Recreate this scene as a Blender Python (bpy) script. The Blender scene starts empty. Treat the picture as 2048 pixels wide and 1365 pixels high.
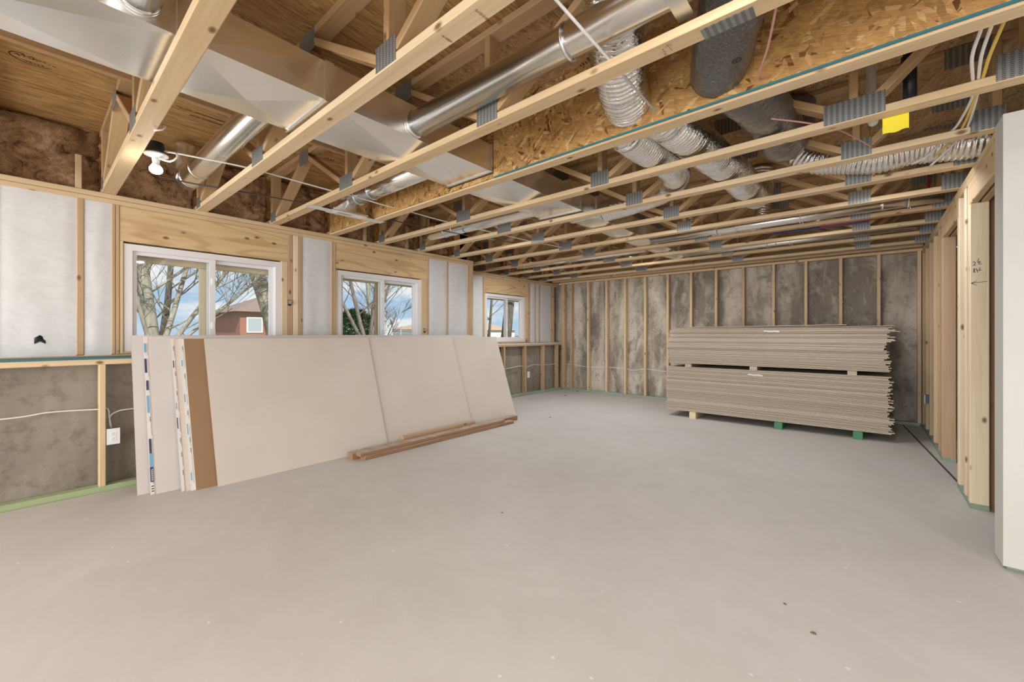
import bpy, math, random
from mathutils import Vector, Matrix, noise as mnoise
random.seed(7)
C = bpy.context.scene.collection
SC = bpy.context.scene

# ------------------------------------------------------------------ camera
cam_d = bpy.data.cameras.new('camera'); cam = bpy.data.objects.new('camera', cam_d); C.objects.link(cam)
cam_d.sensor_width = 36.0; cam_d.lens = 829.2 / 2048 * 36; cam_d.shift_y = -13.2 / 2048
cam_d.clip_start = 0.02; cam_d.clip_end = 500
CAMZ = 1.19
cam.location = (0, 0, CAMZ)
cam.rotation_euler = (math.pi / 2, 0, math.atan(713.1 / 829.2))
SC.camera = cam

# ------------------------------------------------------------------ view, sky, sun, large lights
SC.view_settings.view_transform = 'Standard'; SC.view_settings.look = 'None'
SC.view_settings.gamma = 1; SC.view_settings.use_curve_mapping = False
SC.view_settings.exposure = 0.13

W = bpy.data.worlds.new('sky'); SC.world = W; W.use_nodes = True
def build_sky():
    nt = W.node_tree; nt.nodes.clear(); N = nt.nodes.new; L = nt.links.new
    tc = N('ShaderNodeTexCoord')
    mp = N('ShaderNodeMapping'); mp.inputs['Scale'].default_value = (1, 1, 2.6); L(tc.outputs['Generated'], mp.inputs['Vector'])
    nz = N('ShaderNodeTexNoise'); nz.inputs['Scale'].default_value = 5.5; nz.inputs['Detail'].default_value = 9; nz.inputs['Roughness'].default_value = 0.56
    L(mp.outputs[0], nz.inputs['Vector'])
    rp = N('ShaderNodeValToRGB'); rp.color_ramp.elements[0].position = 0.44; rp.color_ramp.elements[1].position = 0.56
    rp.color_ramp.elements[0].color = (0, 0, 0, 1); rp.color_ramp.elements[1].color = (1, 1, 1, 1)
    L(nz.outputs['Fac'], rp.inputs[0])
    sp = N('ShaderNodeSeparateXYZ'); L(tc.outputs['Generated'], sp.inputs[0])
    gr = N('ShaderNodeValToRGB'); e = gr.color_ramp.elements
    e[0].position = 0.0; e[0].color = (0.50, 0.66, 0.85, 1); e[1].position = 0.5; e[1].color = (0.14, 0.33, 0.70, 1)
    L(sp.outputs['Z'], gr.inputs[0])
    mx = N('ShaderNodeMix'); mx.data_type = 'RGBA'; L(rp.outputs[0], mx.inputs[0]); L(gr.outputs[0], mx.inputs[6]); mx.inputs[7].default_value = (0.90, 0.90, 0.92, 1)
    bg = N('ShaderNodeBackground'); bg.inputs['Strength'].default_value = 1.0; L(mx.outputs[2], bg.inputs[0])
    out = N('ShaderNodeOutputWorld'); L(bg.outputs[0], out.inputs[0])
build_sky()
def light(name, kind, loc, rot, energy, color=(1, 1, 1), **kw):
    d = bpy.data.lights.new(name, kind); d.energy = energy; d.color = color
    for k, v in kw.items(): setattr(d, k, v)
    o = bpy.data.objects.new(name, d); C.objects.link(o); o.location = loc; o.rotation_euler = rot
    return o
# sun stands high on the far side of the house, so it lights the yard and not the room
light('sun', 'SUN', (20, 5, 30), (math.radians(12), math.radians(48), 0), 4.6, (1, 0.95, 0.86), angle=0.01)
# added rear fill light, set at an assumed opening behind the photographer
light('rear_fill', 'AREA', (-1.6, -4.9, 1.25), (math.radians(90), 0, 0), 350, (0.955, 0.98, 1.0), shape='RECTANGLE', size=6.0, size_y=2.2)
light('side_fill', 'AREA', (3.7, -0.6, 1.3), (math.radians(90), 0, math.radians(90)), 60, (0.97, 0.985, 1.0), shape='RECTANGLE', size=4.0, size_y=2.0)  # added side fill light; no such opening is built here

# ------------------------------------------------------------------ mesh helpers
WL = {}                                   # world location of every object made here
def link(o, parent=None, loc=(0, 0, 0)):
    C.objects.link(o); loc = Vector(loc); WL[o] = loc
    if parent is not None:
        o.parent = parent; o.location = loc - WL[parent]
    else:
        o.location = loc
    return o
def mesh(name, v, f, mat, parent=None, loc=(0, 0, 0), rot=None, smooth=False):
    m = bpy.data.meshes.new(name); m.from_pydata([tuple(p) for p in v], [], f); m.update()
    mats = mat if isinstance(mat, (list, tuple)) else [mat]
    for a in mats: m.materials.append(a)
    if smooth: m.polygons.foreach_set('use_smooth', [True] * len(m.polygons))
    o = bpy.data.objects.new(name, m); link(o, parent, loc)
    if rot is not None: o.rotation_euler = rot
    return o
def empty(name, loc): return link(bpy.data.objects.new(name, None), None, loc)
def tag(o, label=None, cat=None, group=None, kind=None):
    if label: o['label'] = label
    if cat: o['category'] = cat
    if group: o['group'] = group
    if kind: o['kind'] = kind
    return o
BF = [(0, 1, 2, 3), (7, 6, 5, 4), (0, 4, 5, 1), (1, 5, 6, 2), (2, 6, 7, 3), (3, 7, 4, 0)]
def boxdata(sx, sy, sz):
    x, y, z = sx / 2, sy / 2, sz / 2
    return [(-x, -y, -z), (-x, y, -z), (x, y, -z), (x, -y, -z), (-x, -y, z), (-x, y, z), (x, y, z), (x, -y, z)], [tuple(f) for f in BF]
def box(name, lo, hi, mat, parent=None):
    lo, hi = Vector(lo), Vector(hi); s = hi - lo
    v, f = boxdata(*s)
    return mesh(name, v, f, mat, parent, (lo + hi) / 2)
def prism(name, prof, length, mat, parent, loc, rot=None, smooth=False):
    """closed profile in local YZ, extruded along local X, centred"""
    n = len(prof); h = length / 2
    v = [(-h, y, z) for y, z in prof] + [(h, y, z) for y, z in prof]
    f = [(i, (i + 1) % n, n + (i + 1) % n, n + i) for i in range(n)] + [tuple(range(n))[::-1], tuple(range(n, 2 * n))]
    return mesh(name, v, f, mat, parent, loc, rot, smooth)
def eased(w, h, c=0.004):
    a, b = w / 2, h / 2
    return [(-a + c, -b), (a - c, -b), (a, -b + c), (a, b - c), (a - c, b), (-a + c, b), (-a, b - c), (-a, -b + c)]
def lumber(name, p0, p1, w, h, mat, parent=None, up=(0, 0, 1)):
    """sawn stick from p0 to p1 (axis through its middle); w across, h along 'up'; grain along local X"""
    p0, p1 = Vector(p0), Vector(p1); d = p1 - p0; L = d.length; x = d.normalized()
    z = Vector(up); z = z - x * z.dot(x)
    if z.length < 1e-4: z = Vector((0, 1, 0)) - x * x.y
    z.normalize(); y = z.cross(x)
    R = Matrix((x, y, z)).transposed()
    return prism(name, eased(w, h), L, mat, parent, (p0 + p1) / 2, R.to_euler())
def bar(name, lo, hi, axis, mat, parent=None):
    """eased board from two corners, grain along axis 'x','y','z'"""
    lo, hi = Vector(lo), Vector(hi); c = (lo + hi) / 2; s = hi - lo
    if axis == 'x': return lumber(name, (lo.x, c.y, c.z), (hi.x, c.y, c.z), s.y, s.z, mat, parent)
    if axis == 'y': return lumber(name, (c.x, lo.y, c.z), (c.x, hi.y, c.z), s.x, s.z, mat, parent)
    return lumber(name, (c.x, c.y, lo.z), (c.x, c.y, hi.z), s.x, s.y, mat, parent, (0, 1, 0))
def catmull(pts, step):
    P = [Vector(p) for p in pts]; P = [2 * P[0] - P[1]] + P + [2 * P[-1] - P[-2]]; out = []
    for i in range(1, len(P) - 2):
        a, b, c, d = P[i - 1], P[i], P[i + 1], P[i + 2]; n = max(2, int((c - b).length / step))
        for k in range(n):
            t = k / n
            out.append(0.5 * (2 * b + (c - a) * t + (2 * a - 5 * b + 4 * c - d) * t * t + (3 * b - a - 3 * c + d) * t ** 3))
    out.append(P[-2]); return out
def tubedata(path, rad, n=8, cap=True, squash=1.0):
    v, f = [], []; N = len(path); up = Vector((0, 0, 1)); 
    t0 = (path[1] - path[0]).normalized()
    if abs(t0.z) > 0.9: up = Vector((1, 0, 0))
    a = t0.cross(up).normalized()
    for i, p in enumerate(path):
        t = (path[min(i + 1, N - 1)] - path[max(i - 1, 0)]).normalized()
        a = (a - t * a.dot(t)).normalized(); b = t.cross(a)
        r = rad(i) if callable(rad) else rad
        for k in range(n):
            an = 2 * math.pi * k / n
            rr = r(an) if callable(r) else r
            v.append(p + (a * math.cos(an) + b * math.sin(an) * squash) * rr)
    for i in range(N - 1):
        for k in range(n):
            f.append((i * n + k, i * n + (k + 1) % n, (i + 1) * n + (k + 1) % n, (i + 1) * n + k))
    if cap: f += [tuple(range(n))[::-1], tuple(range((N - 1) * n, N * n))]
    return v, f
def tube(name, pts, r, mat, parent=None, n=8, step=0.05, straight=False, cap=True):
    path = [Vector(p) for p in pts] if straight else catmull(pts, step)
    c = path[0].copy(); v, f = tubedata([p - c for p in path], r, n, cap)
    return mesh(name, v, f, mat, parent, c, None, True)
def grid(name, o, u, v, nu, nv, disp, mat, parent=None):
    """displaced sheet: o + u*s + v*t, disp(s,t) -> offset vector"""
    o, u, v = Vector(o), Vector(u), Vector(v); V = []; F = []
    c = o + u * 0.5 + v * 0.5
    for i in range(nu + 1):
        for j in range(nv + 1):
            V.append(o + u * (i / nu) + v * (j / nv) + disp(i / nu, j / nv) - c)
    for i in range(nu):
        for j in range(nv):
            a = i * (nv + 1) + j; F.append((a, a + nv + 1, a + nv + 2, a + 1))
    return mesh(name, V, F, mat, parent, c, None, True)
def join(parts):
    V, F = [], []
    for v, f in parts:
        b = len(V); V += [tuple(p) for p in v]; F += [tuple(i + b for i in q) for q in f]
    return V, F
def strokes(name, lines, to3d, width, mat, parent, nrm):
    """flat ink strokes lying on a surface"""
    V, F = [], []; nrm = Vector(nrm)
    for ln in lines:
        P = [Vector(to3d(*p)) for p in ln]
        for a, b in zip(P, P[1:]):
            d = b - a
            if d.length < 1e-6: continue
            d.normalize(); s = d.cross(nrm).normalized() * width / 2; e = d * width * 0.3
            k = len(V); V += [a - e + s, b + e + s, b + e - s, a - e - s]; F.append((k, k + 1, k + 2, k + 3))
    c = sum(V, Vector()) / len(V)
    return mesh(name, [p - c for p in V], F, mat, parent, c)

# ------------------------------------------------------------------ materials
class NT:
    def __init__(s, name):
        s.m = bpy.data.materials.new(name); s.m.use_nodes = True; s.t = s.m.node_tree; s.t.nodes.clear()
        s.out = s.n('ShaderNodeOutputMaterial'); s.b = s.n('ShaderNodeBsdfPrincipled'); s.l(s.b.outputs[0], s.out.inputs[0])
    def n(s, k, **kw):
        x = s.t.nodes.new(k)
        for a, b in kw.items(): setattr(x, a, b)
        return x
    def l(s, a, b): s.t.links.new(a, b)
    def coord(s, scale=(1, 1, 1), rot=(0, 0, 0), rnd=True, which='Object'):
        tc = s.n('ShaderNodeTexCoord'); v = tc.outputs[which]
        if rnd:
            oi = s.n('ShaderNodeObjectInfo'); m = s.n('ShaderNodeMath', operation='MULTIPLY'); s.l(oi.outputs['Random'], m.inputs[0]); m.inputs[1].default_value = 53.0
            ad = s.n('ShaderNodeVectorMath', operation='ADD'); s.l(v, ad.inputs[0]); s.l(m.outputs[0], ad.inputs[1]); v = ad.outputs[0]
        if any(rot):
            mr = s.n('ShaderNodeMapping'); mr.inputs['Rotation'].default_value = rot; s.l(v, mr.inputs[0]); v = mr.outputs[0]
        mp = s.n('ShaderNodeMapping'); mp.inputs['Scale'].default_value = scale
        s.l(v, mp.inputs[0]); return mp.outputs[0]
    def noise(s, vec, scale, detail=4, rough=0.5, dist=0.0):
        x = s.n('ShaderNodeTexNoise'); x.inputs['Scale'].default_value = scale; x.inputs['Detail'].default_value = detail
        x.inputs['Roughness'].default_value = rough; x.inputs['Distortion'].default_value = dist; s.l(vec, x.inputs['Vector']); return x.outputs['Fac']
    def vor(s, vec, scale, feature='F1', out='Distance'):
        x = s.n('ShaderNodeTexVoronoi', feature=feature); x.inputs['Scale'].default_value = scale; s.l(vec, x.inputs['Vector']); return x.outputs[out]
    def ramp(s, fac, stops, interp='LINEAR'):
        r = s.n('ShaderNodeValToRGB'); r.color_ramp.interpolation = interp; e = r.color_ramp.elements
        while len(e) < len(stops): e.new(0.5)
        for i, (p, c) in enumerate(stops):
            e[i].position = p; e[i].color = (c[0], c[1], c[2], 1) if not isinstance(c, (int, float)) else (c, c, c, 1)
        s.l(fac, r.inputs[0]); return r.outputs[0]
    def mix(s, fac, a, b, mode='MIX'):
        x = s.n('ShaderNodeMix', data_type='RGBA', blend_type=mode)
        for sock, val in ((x.inputs[0], fac), (x.inputs[6], a), (x.inputs[7], b)):
            if hasattr(val, 'node'): s.l(val, sock)
            elif isinstance(val, (int, float)): sock.default_value = val
            else: sock.default_value = (val[0], val[1], val[2], 1)
        return x.outputs[2]
    def rand(s):
        return s.n('ShaderNodeObjectInfo').outputs['Random']
    def bump(s, h, strength=0.3, dist=0.01):
        x = s.n('ShaderNodeBump'); x.inputs['Strength'].default_value = strength; x.inputs['Distance'].default_value = dist
        s.l(h, x.inputs['Height']); s.l(x.outputs[0], s.b.inputs['Normal'])
    def fin(s, col, rough=0.7, metal=0.0, spec=None):
        if hasattr(col, 'node'): s.l(col, s.b.inputs['Base Color'])
        else: s.b.inputs['Base Color'].default_value = (*col, 1)
        if hasattr(rough, 'node'): s.l(rough, s.b.inputs['Roughness'])
        else: s.b.inputs['Roughness'].default_value = rough
        s.b.inputs['Metallic'].default_value = metal
        if spec is not None: s.b.inputs['Specular IOR Level'].default_value = spec
        return s.m
def plain(name, col, rough=0.6, metal=0.0):
    return NT(name).fin(col, rough, metal)
def wood_mat(name, light_c, dark_c, knot=(0.16, 0.07, 0.025), grain=1.0, knots=True, rings=0.0):
    s = NT(name); v = s.coord((0.5, 11, 11)); g = s.noise(v, 2.2, 5, 0.55, 0.6)
    v2 = s.coord((1.2, 70, 70)); g2 = s.noise(v2, 1.6, 3, 0.6)
    tint = s.mix(s.rand(), light_c, dark_c)
    dk = s.mix(1.0, tint, (0.74, 0.64, 0.52), 'MULTIPLY')
    c = s.mix(s.ramp(g, [(0.42, 0.0), (0.66, 0.42 * grain)]), tint, dk)
    c = s.mix(s.ramp(g2, [(0.5, 0.0), (0.75, 0.3 * grain)]), c, dk)
    if rings:
        rg = s.noise(s.coord((0.32, 2.6, 2.6)), 1.5, 2, 0.45); mm = s.n('ShaderNodeMath', operation='MULTIPLY'); s.l(rg, mm.inputs[0]); mm.inputs[1].default_value = 62.0
        sn = s.n('ShaderNodeMath', operation='SINE'); s.l(mm.outputs[0], sn.inputs[0])
        c = s.mix(s.ramp(sn.outputs[0], [(0.45, 0.0), (1.0, rings)]), c, s.mix(1.0, tint, (0.66, 0.54, 0.42), 'MULTIPLY'))
    if knots:
        v3 = s.coord((5.0, 9, 9)); k = s.vor(v3, 1.0)
        c = s.mix(s.ramp(k, [(0.06, 0.9), (0.10, 0.5), (0.15, 0.0)]), c, knot)
    s.bump(g2, 0.08, 0.003)
    return s.fin(c, 0.62, 0, 0.3)
def osb_mat(name, dark, mid, lit, base_rot=0.0, spread=1.0, cell=(16, 52, 20)):
    s = NT(name); cols = []; mid2 = tuple(x * 1.12 for x in mid)
    warp = s.coord((1, 1, 1)); w = s.noise(warp, 3.0, 2)
    for i, a in enumerate((0.0, 1.0, -0.95)):
        v = s.coord(cell, (0, 0, base_rot + a * spread))
        ad = s.n('ShaderNodeVectorMath', operation='ADD'); m = s.n('ShaderNodeMath', operation='MULTIPLY'); s.l(w, m.inputs[0]); m.inputs[1].default_value = 0.8 + i * 0.6
        s.l(v, ad.inputs[0]); s.l(m.outputs[0], ad.inputs[1])
        x = s.n('ShaderNodeTexVoronoi', feature='F1'); x.inputs['Scale'].default_value = 1.0; x.inputs['Randomness'].default_value = 1.0; s.l(ad.outputs[0], x.inputs['Vector'])
        sep = s.n('ShaderNodeSeparateColor'); s.l(x.outputs['Color'], sep.inputs[0]); cols.append((sep.outputs[0], sep.outputs[1]))
    a = s.n('ShaderNodeMix'); gt = s.n('ShaderNodeMath', operation='GREATER_THAN'); s.l(cols[1][1], gt.inputs[0]); gt.inputs[1].default_value = 0.55
    s.l(gt.outputs[0], a.inputs[0]); s.l(cols[0][0], a.inputs[2]); s.l(cols[1][0], a.inputs[3])
    b = s.n('ShaderNodeMix'); gt2 = s.n('ShaderNodeMath', operation='GREATER_THAN'); s.l(cols[2][1], gt2.inputs[0]); gt2.inputs[1].default_value = 0.68
    s.l(gt2.outputs[0], b.inputs[0]); s.l(a.outputs[0], b.inputs[2]); s.l(cols[2][0], b.inputs[3])
    c = s.ramp(b.outputs[0], [(0.0, dark), (0.13, tuple(x * 0.8 for x in mid)), (0.45, mid), (0.85, mid2), (1.0, lit)])
    v5 = s.coord((9, 70, 70), (0, 0, base_rot)); fine = s.noise(v5, 1.6, 5, 0.65, 1.2)
    c = s.mix(s.ramp(fine, [(0.38, 0.0), (0.66, 0.75)]), c, s.mix(1.0, c, (0.58, 0.50, 0.42), 'MULTIPLY'))
    s.bump(b.outputs[0], 0.25, 0.004)
    return s.fin(c, 0.75, 0, 0.25)
def concrete_mat(name, lo, mid, hi, stain, amount, vscale=0.35, scale=2.2, patchy=False):
    s = NT(name); v = s.coord((1, 1, vscale), rnd=False); a = s.noise(v, scale, 8, 0.62, 0.4)
    v2 = s.coord((1, 1, 1), rnd=False); b = s.noise(v2, scale * 6, 6, 0.65)
    big = s.noise(s.coord((1.3, 1.3, 0.25), rnd=False), 1.5, 4, 0.55)
    c = s.ramp(a, [(0.30, lo), (0.48, mid), (0.68, hi)])
    c = s.mix(s.ramp(big, [(0.46, 0.0), (0.56, amount)]), c, stain)
    c = s.mix(s.ramp(b, [(0.52, 0.0), (0.70, 0.7)]), c, s.mix(1.0, c, (0.52, 0.48, 0.43), 'MULTIPLY'))
    pit = s.vor(v2, 26)
    c = s.mix(s.ramp(pit, [(0.10, 0.5), (0.16, 0.0)]), c, lo)
    spk = s.noise(s.coord((1, 1, 0.6), rnd=False), 21, 4, 0.7)
    c = s.mix(s.ramp(spk, [(0.66, 0.0), (0.71, 0.75)]), c, hi)
    if patchy:
        p1 = s.noise(s.coord((1, 1, 0.7), rnd=False), 4.6, 9, 0.68, 0.5); p2 = s.noise(s.coord((1.4, 1.4, 0.8), rnd=False), 3.1, 9, 0.7, 0.8)
        c = s.mix(s.ramp(p1, [(0.50, 0.0), (0.62, 0.42)]), c, tuple(x * 0.95 for x in hi))
        c = s.mix(s.ramp(p2, [(0.55, 0.0), (0.66, 0.6)]), c, tuple(x * 0.8 for x in lo))
        p3 = s.noise(s.coord((1, 1, 1), rnd=False), 13, 5, 0.7); p4 = s.noise(s.coord(rnd=False), 1.7, 2)
        yl = s.n('ShaderNodeMath', operation='MULTIPLY'); s.l(s.ramp(p3, [(0.62, 0.0), (0.66, 0.8)]), yl.inputs[0]); s.l(s.ramp(p4, [(0.5, 0.0), (0.6, 1.0)]), yl.inputs[1])
        c = s.mix(yl.outputs[0], c, (0.55, 0.43, 0.22))
    s.bump(b, 0.2, 0.008)
    return s.fin(c, 0.88, 0, 0.2)
M = {}
M['pine'] = wood_mat('pine', (0.73, 0.565, 0.365), (0.66, 0.485, 0.29))
M['pine_pale'] = wood_mat('pine_pale', (0.86, 0.72, 0.53), (0.80, 0.65, 0.45))
M['pine_tan'] = wood_mat('pine_tan', (0.60, 0.42, 0.265), (0.53, 0.36, 0.22))
M['header'] = wood_mat('header_pine', (0.73, 0.535, 0.305), (0.69, 0.50, 0.28), grain=1.0, rings=0.55)
M['pine_web'] = wood_mat('pine_web', (0.60, 0.41, 0.225), (0.50, 0.325, 0.165))
M['old_wood'] = wood_mat('old_wood', (0.38, 0.21, 0.105), (0.30, 0.16, 0.08))
def dusty_mat():
    s = NT('dusty_board'); v = s.coord((1.2, 30, 30)); g = s.noise(v, 2, 4, 0.6); d = s.noise(s.coord(), 9, 6, 0.7)
    c = s.mix(s.ramp(g, [(0.4, 0.0), (0.7, 1.0)]), (0.36, 0.20, 0.105), (0.25, 0.13, 0.065))
    geo = s.n('ShaderNodeNewGeometry'); sp = s.n('ShaderNodeSeparateXYZ'); s.l(geo.outputs['Normal'], sp.inputs[0])
    up = s.n('ShaderNodeMath', operation='MULTIPLY'); s.l(s.ramp(sp.outputs['Z'], [(0.3, 0.12), (0.8, 1.0)]), up.inputs[0]); s.l(s.ramp(d, [(0.35, 0.35), (0.6, 0.9)]), up.inputs[1])
    return s.fin(s.mix(up.outputs[0], c, (0.47, 0.42, 0.36)), 0.85, 0, 0.2)
M['dusty'] = dusty_mat()
M['treated'] = wood_mat('treated', (0.43, 0.49, 0.28), (0.36, 0.45, 0.25), knots=False)
M['treated_blue'] = wood_mat('treated_blue', (0.33, 0.42, 0.34), (0.28, 0.37, 0.28), knots=False)
M['green_paint'] = plain('green_paint', (0.08, 0.24, 0.13), 0.7)
M['deck_osb'] = osb_mat('deck_osb', (0.36, 0.20, 0.075), (0.54, 0.325, 0.13), (0.66, 0.42, 0.185), math.pi / 2, 0.14, (4.0, 60, 20))
M['deck_osb_rough'] = osb_mat('deck_osb_rough', (0.36, 0.205, 0.10), (0.53, 0.34, 0.175), (0.64, 0.435, 0.24), math.pi / 2, 0.8, (16, 60, 20))
M['osb'] = osb_mat('osb', (0.16, 0.06, 0.014), (0.53, 0.305, 0.11), (0.78, 0.54, 0.26), 0.3, 1.0, (15, 54, 20))
M['teal'] = plain('teal_paint', (0.03, 0.17, 0.20), 0.6)
M['conc_back'] = concrete_mat('concrete_back', (0.16, 0.13, 0.10), (0.50, 0.435, 0.36), (0.68, 0.61, 0.52), (0.19, 0.16, 0.125), 0.85, patchy=True)
M['conc_left'] = concrete_mat('concrete_left', (0.22, 0.19, 0.155), (0.32, 0.28, 0.23), (0.42, 0.37, 0.305), (0.21, 0.18, 0.14), 0.5, 0.8, 1.4)
def floor_mat():
    s = NT('floor_concrete'); v = s.coord(rnd=False); a = s.noise(v, 0.9, 7, 0.6, 0.3); b = s.noise(v, 7, 5, 0.6); d = s.noise(s.coord((1, 5, 1), (0, 0, 0.5), rnd=False), 2.2, 5, 0.6, 1.2)
    c = s.ramp(a, [(0.30, (0.50, 0.475, 0.445)), (0.70, (0.575, 0.555, 0.53))])
    c = s.mix(s.ramp(b, [(0.45, 0.0), (0.72, 0.22)]), c, (0.46, 0.425, 0.385))
    c = s.mix(s.ramp(d, [(0.55, 0.0), (0.72, 0.22)]), c, (0.63, 0.615, 0.60))
    sp = s.vor(s.coord((1, 1.6, 1), rnd=False), 5.5)
    c = s.mix(s.ramp(sp, [(0.035, 0.6), (0.06, 0.0)]), c, (0.80, 0.79, 0.77))
    s.bump(b, 0.05, 0.004)
    return s.fin(c, 0.62, 0, 0.35)
M['floor'] = floor_mat()
def facing_mat():
    s = NT('white_facing'); v = s.coord((1, 1, 1.6)); a = s.noise(v, 9, 6, 0.65, 1.2); b = s.noise(s.coord((1, 0.4, 3)), 14, 4, 0.6, 1.5)
    c = s.ramp(a, [(0.3, (0.64, 0.635, 0.625)), (0.7, (0.73, 0.725, 0.72))])
    s.bump(b, 0.14, 0.012); return s.fin(c, 0.55, 0, 0.4)
M['facing'] = facing_mat()
def batt_mat():
    s = NT('brown_batt'); v = s.coord((1, 1, 1)); a = s.noise(v, 6, 8, 0.7, 1.6); b = s.noise(v, 26, 6, 0.7, 2.0)
    c = s.ramp(a, [(0.32, (0.05, 0.027, 0.013)), (0.44, (0.38, 0.225, 0.12)), (0.57, (0.54, 0.345, 0.195)), (0.75, (0.66, 0.46, 0.29))])  # near-black noise stop paints in the shade of creases
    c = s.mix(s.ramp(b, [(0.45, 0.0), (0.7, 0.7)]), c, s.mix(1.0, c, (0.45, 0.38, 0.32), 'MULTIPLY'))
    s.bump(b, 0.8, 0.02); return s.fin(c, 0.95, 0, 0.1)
M['batt'] = batt_mat()
def galv_mat(name, base, r0, r1, streak=(1, 1, 1), bumpy=0.0):
    s = NT(name); v = s.coord(streak); a = s.noise(v, 2.2, 3, 0.5)
    c = s.ramp(a, [(0.3, tuple(x * 0.95 for x in base)), (0.7, base)])
    r = s.ramp(a, [(0.3, r0), (0.7, r1)])
    if bumpy: s.bump(s.noise(v, 9, 3), bumpy, 0.01)
    return s.fin(c, r, 1.0)
M['galv'] = galv_mat('galvanised', (0.90, 0.905, 0.90), 0.25, 0.30)
M['galv_pipe'] = galv_mat('galvanised_pipe', (0.86, 0.85, 0.82), 0.20, 0.30, (0.3, 6, 6), 0.025)
M['steel'] = galv_mat('zinc_strap', (0.74, 0.75, 0.75), 0.35, 0.5)
M['bar_white'] = plain('white_bar', (0.74, 0.73, 0.72), 0.4, 0.2)
def plate_mat():
    s = NT('nail_plate'); tc = s.n('ShaderNodeTexCoord')
    mp = s.n('ShaderNodeMapping'); s.l(tc.outputs['Object'], mp.inputs[0]); mp.inputs['Scale'].default_value = (1, 1, 1)
    sp = s.n('ShaderNodeSeparateXYZ'); s.l(mp.outputs[0], sp.inputs[0])
    def sine(sock, freq):
        m = s.n('ShaderNodeMath', operation='MULTIPLY'); s.l(sock, m.inputs[0]); m.inputs[1].default_value = freq
        q = s.n('ShaderNodeMath', operation='SINE'); s.l(m.outputs[0], q.inputs[0]); return q.outputs[0]
    a = sine(sp.outputs['X'], 2 * math.pi / 0.024); b = sine(sp.outputs['Y'], 2 * math.pi / 0.0085)
    g1 = s.n('ShaderNodeMath', operation='GREATER_THAN'); s.l(a, g1.inputs[0]); g1.inputs[1].default_value = -0.1
    g2 = s.n('ShaderNodeMath', operation='GREATER_THAN'); s.l(b, g2.inputs[0]); g2.inputs[1].default_value = 0.15
    m = s.n('ShaderNodeMath', operation='MULTIPLY'); s.l(g1.outputs[0], m.inputs[0]); s.l(g2.outputs[0], m.inputs[1])
    c = s.mix(m.outputs[0], (0.30, 0.305, 0.30), (0.085, 0.075, 0.06))
    s.bump(m.outputs[0], 0.5, -0.002)
    return s.fin(c, 0.5, 0.55)
M['plate'] = plate_mat()
def foil_mat():
    s = NT('foil'); v = s.coord(); a = s.noise(v, 30, 4, 0.6, 1.5); 
    s.bump(a, 0.5, 0.010); return s.fin((0.86, 0.85, 0.83), 0.16, 1.0)
M['foil'] = foil_mat()
def blackfilm_mat():
    s = NT('black_film'); v = s.coord((1, 1, 1)); a = s.noise(v, 24, 4, 0.6, 1.0)
    k = s.vor(s.coord((1, 1, 1)), 42, 'DISTANCE_TO_EDGE')
    c = s.mix(s.ramp(k, [(0.015, 0.5), (0.05, 0.0)]), (0.085, 0.078, 0.075), (0.24, 0.22, 0.20))
    s.bump(a, 0.5, 0.012); s.b.inputs['Coat Weight'].default_value = 0.5
    return s.fin(c, 0.32, 0.15)
M['black_film'] = blackfilm_mat()
def board_mat(name, c0, c1, rough=0.8):
    s = NT(name); a = s.noise(s.coord(), 2.5, 6, 0.6); b = s.noise(s.coord(), 30, 3)
    c = s.mix(s.rand(), c0, c1); c = s.mix(s.ramp(a, [(0.35, 0.0), (0.75, 0.4)]), c, s.mix(1.0, c, (0.86, 0.83, 0.79), 'MULTIPLY'))
    k = s.vor(s.coord(), 5.0); c = s.mix(s.ramp(k, [(0.02, 0.4), (0.04, 0.0)]), c, s.mix(1.0, c, (0.6, 0.55, 0.5), 'MULTIPLY'))
    return s.fin(c, rough, 0, 0.25)
M['gyp_beige'] = board_mat('drywall_beige', (0.655, 0.59, 0.52), (0.67, 0.605, 0.535))
M['gyp_white'] = board_mat('drywall_white', (0.66, 0.615, 0.59), (0.68, 0.635, 0.61))
M['gyp_brown'] = board_mat('drywall_backing_brown', (0.33, 0.20, 0.115), (0.35, 0.215, 0.125))
M['gyp_edge'] = board_mat('drywall_edge', (0.42, 0.34, 0.255), (0.62, 0.54, 0.44))
M['wall_white'] = board_mat('painted_drywall', (0.62, 0.605, 0.565), (0.62, 0.605, 0.565))
M['vinyl'] = plain('white_vinyl', (0.80, 0.77, 0.77), 0.4)
M['plastic_white'] = plain('white_plastic', (0.82, 0.82, 0.81), 0.35)
M['cable_white'] = plain('white_cable', (0.78, 0.75, 0.70), 0.5)
M['cable_yellow'] = plain('yellow_cable', (0.72, 0.50, 0.10), 0.5)
M['cable_pink'] = plain('copper_pink_cable', (0.55, 0.30, 0.24), 0.5)
M['black'] = plain('black_plastic', (0.012, 0.014, 0.016), 0.45)
M['dark_cable'] = plain('dark_cable', (0.05, 0.055, 0.06), 0.5)
M['ink'] = plain('black_ink', (0.025, 0.02, 0.018), 0.7)
M['ink_soft'] = plain('faded_ink', (0.15, 0.10, 0.06), 0.8)
M['yellow_paper'] = plain('yellow_paper', (0.83, 0.69, 0.03), 0.7)
M['navy'] = plain('navy_print', (0.045, 0.055, 0.13), 0.6)
M['sky_blue'] = plain('blue_print', (0.17, 0.42, 0.62), 0.6)
M['tape'] = plain('white_tape', (0.74, 0.72, 0.70), 0.5)
M['abs'] = plain('abs_pipe', (0.015, 0.017, 0.02), 0.35)
M['pvc'] = plain('pvc_pipe', (0.74, 0.70, 0.63), 0.4)
M['pex_red'] = plain('red_pex', (0.33, 0.02, 0.05), 0.4)
M['pex_blue'] = plain('blue_pex', (0.04, 0.06, 0.28), 0.4)
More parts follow.
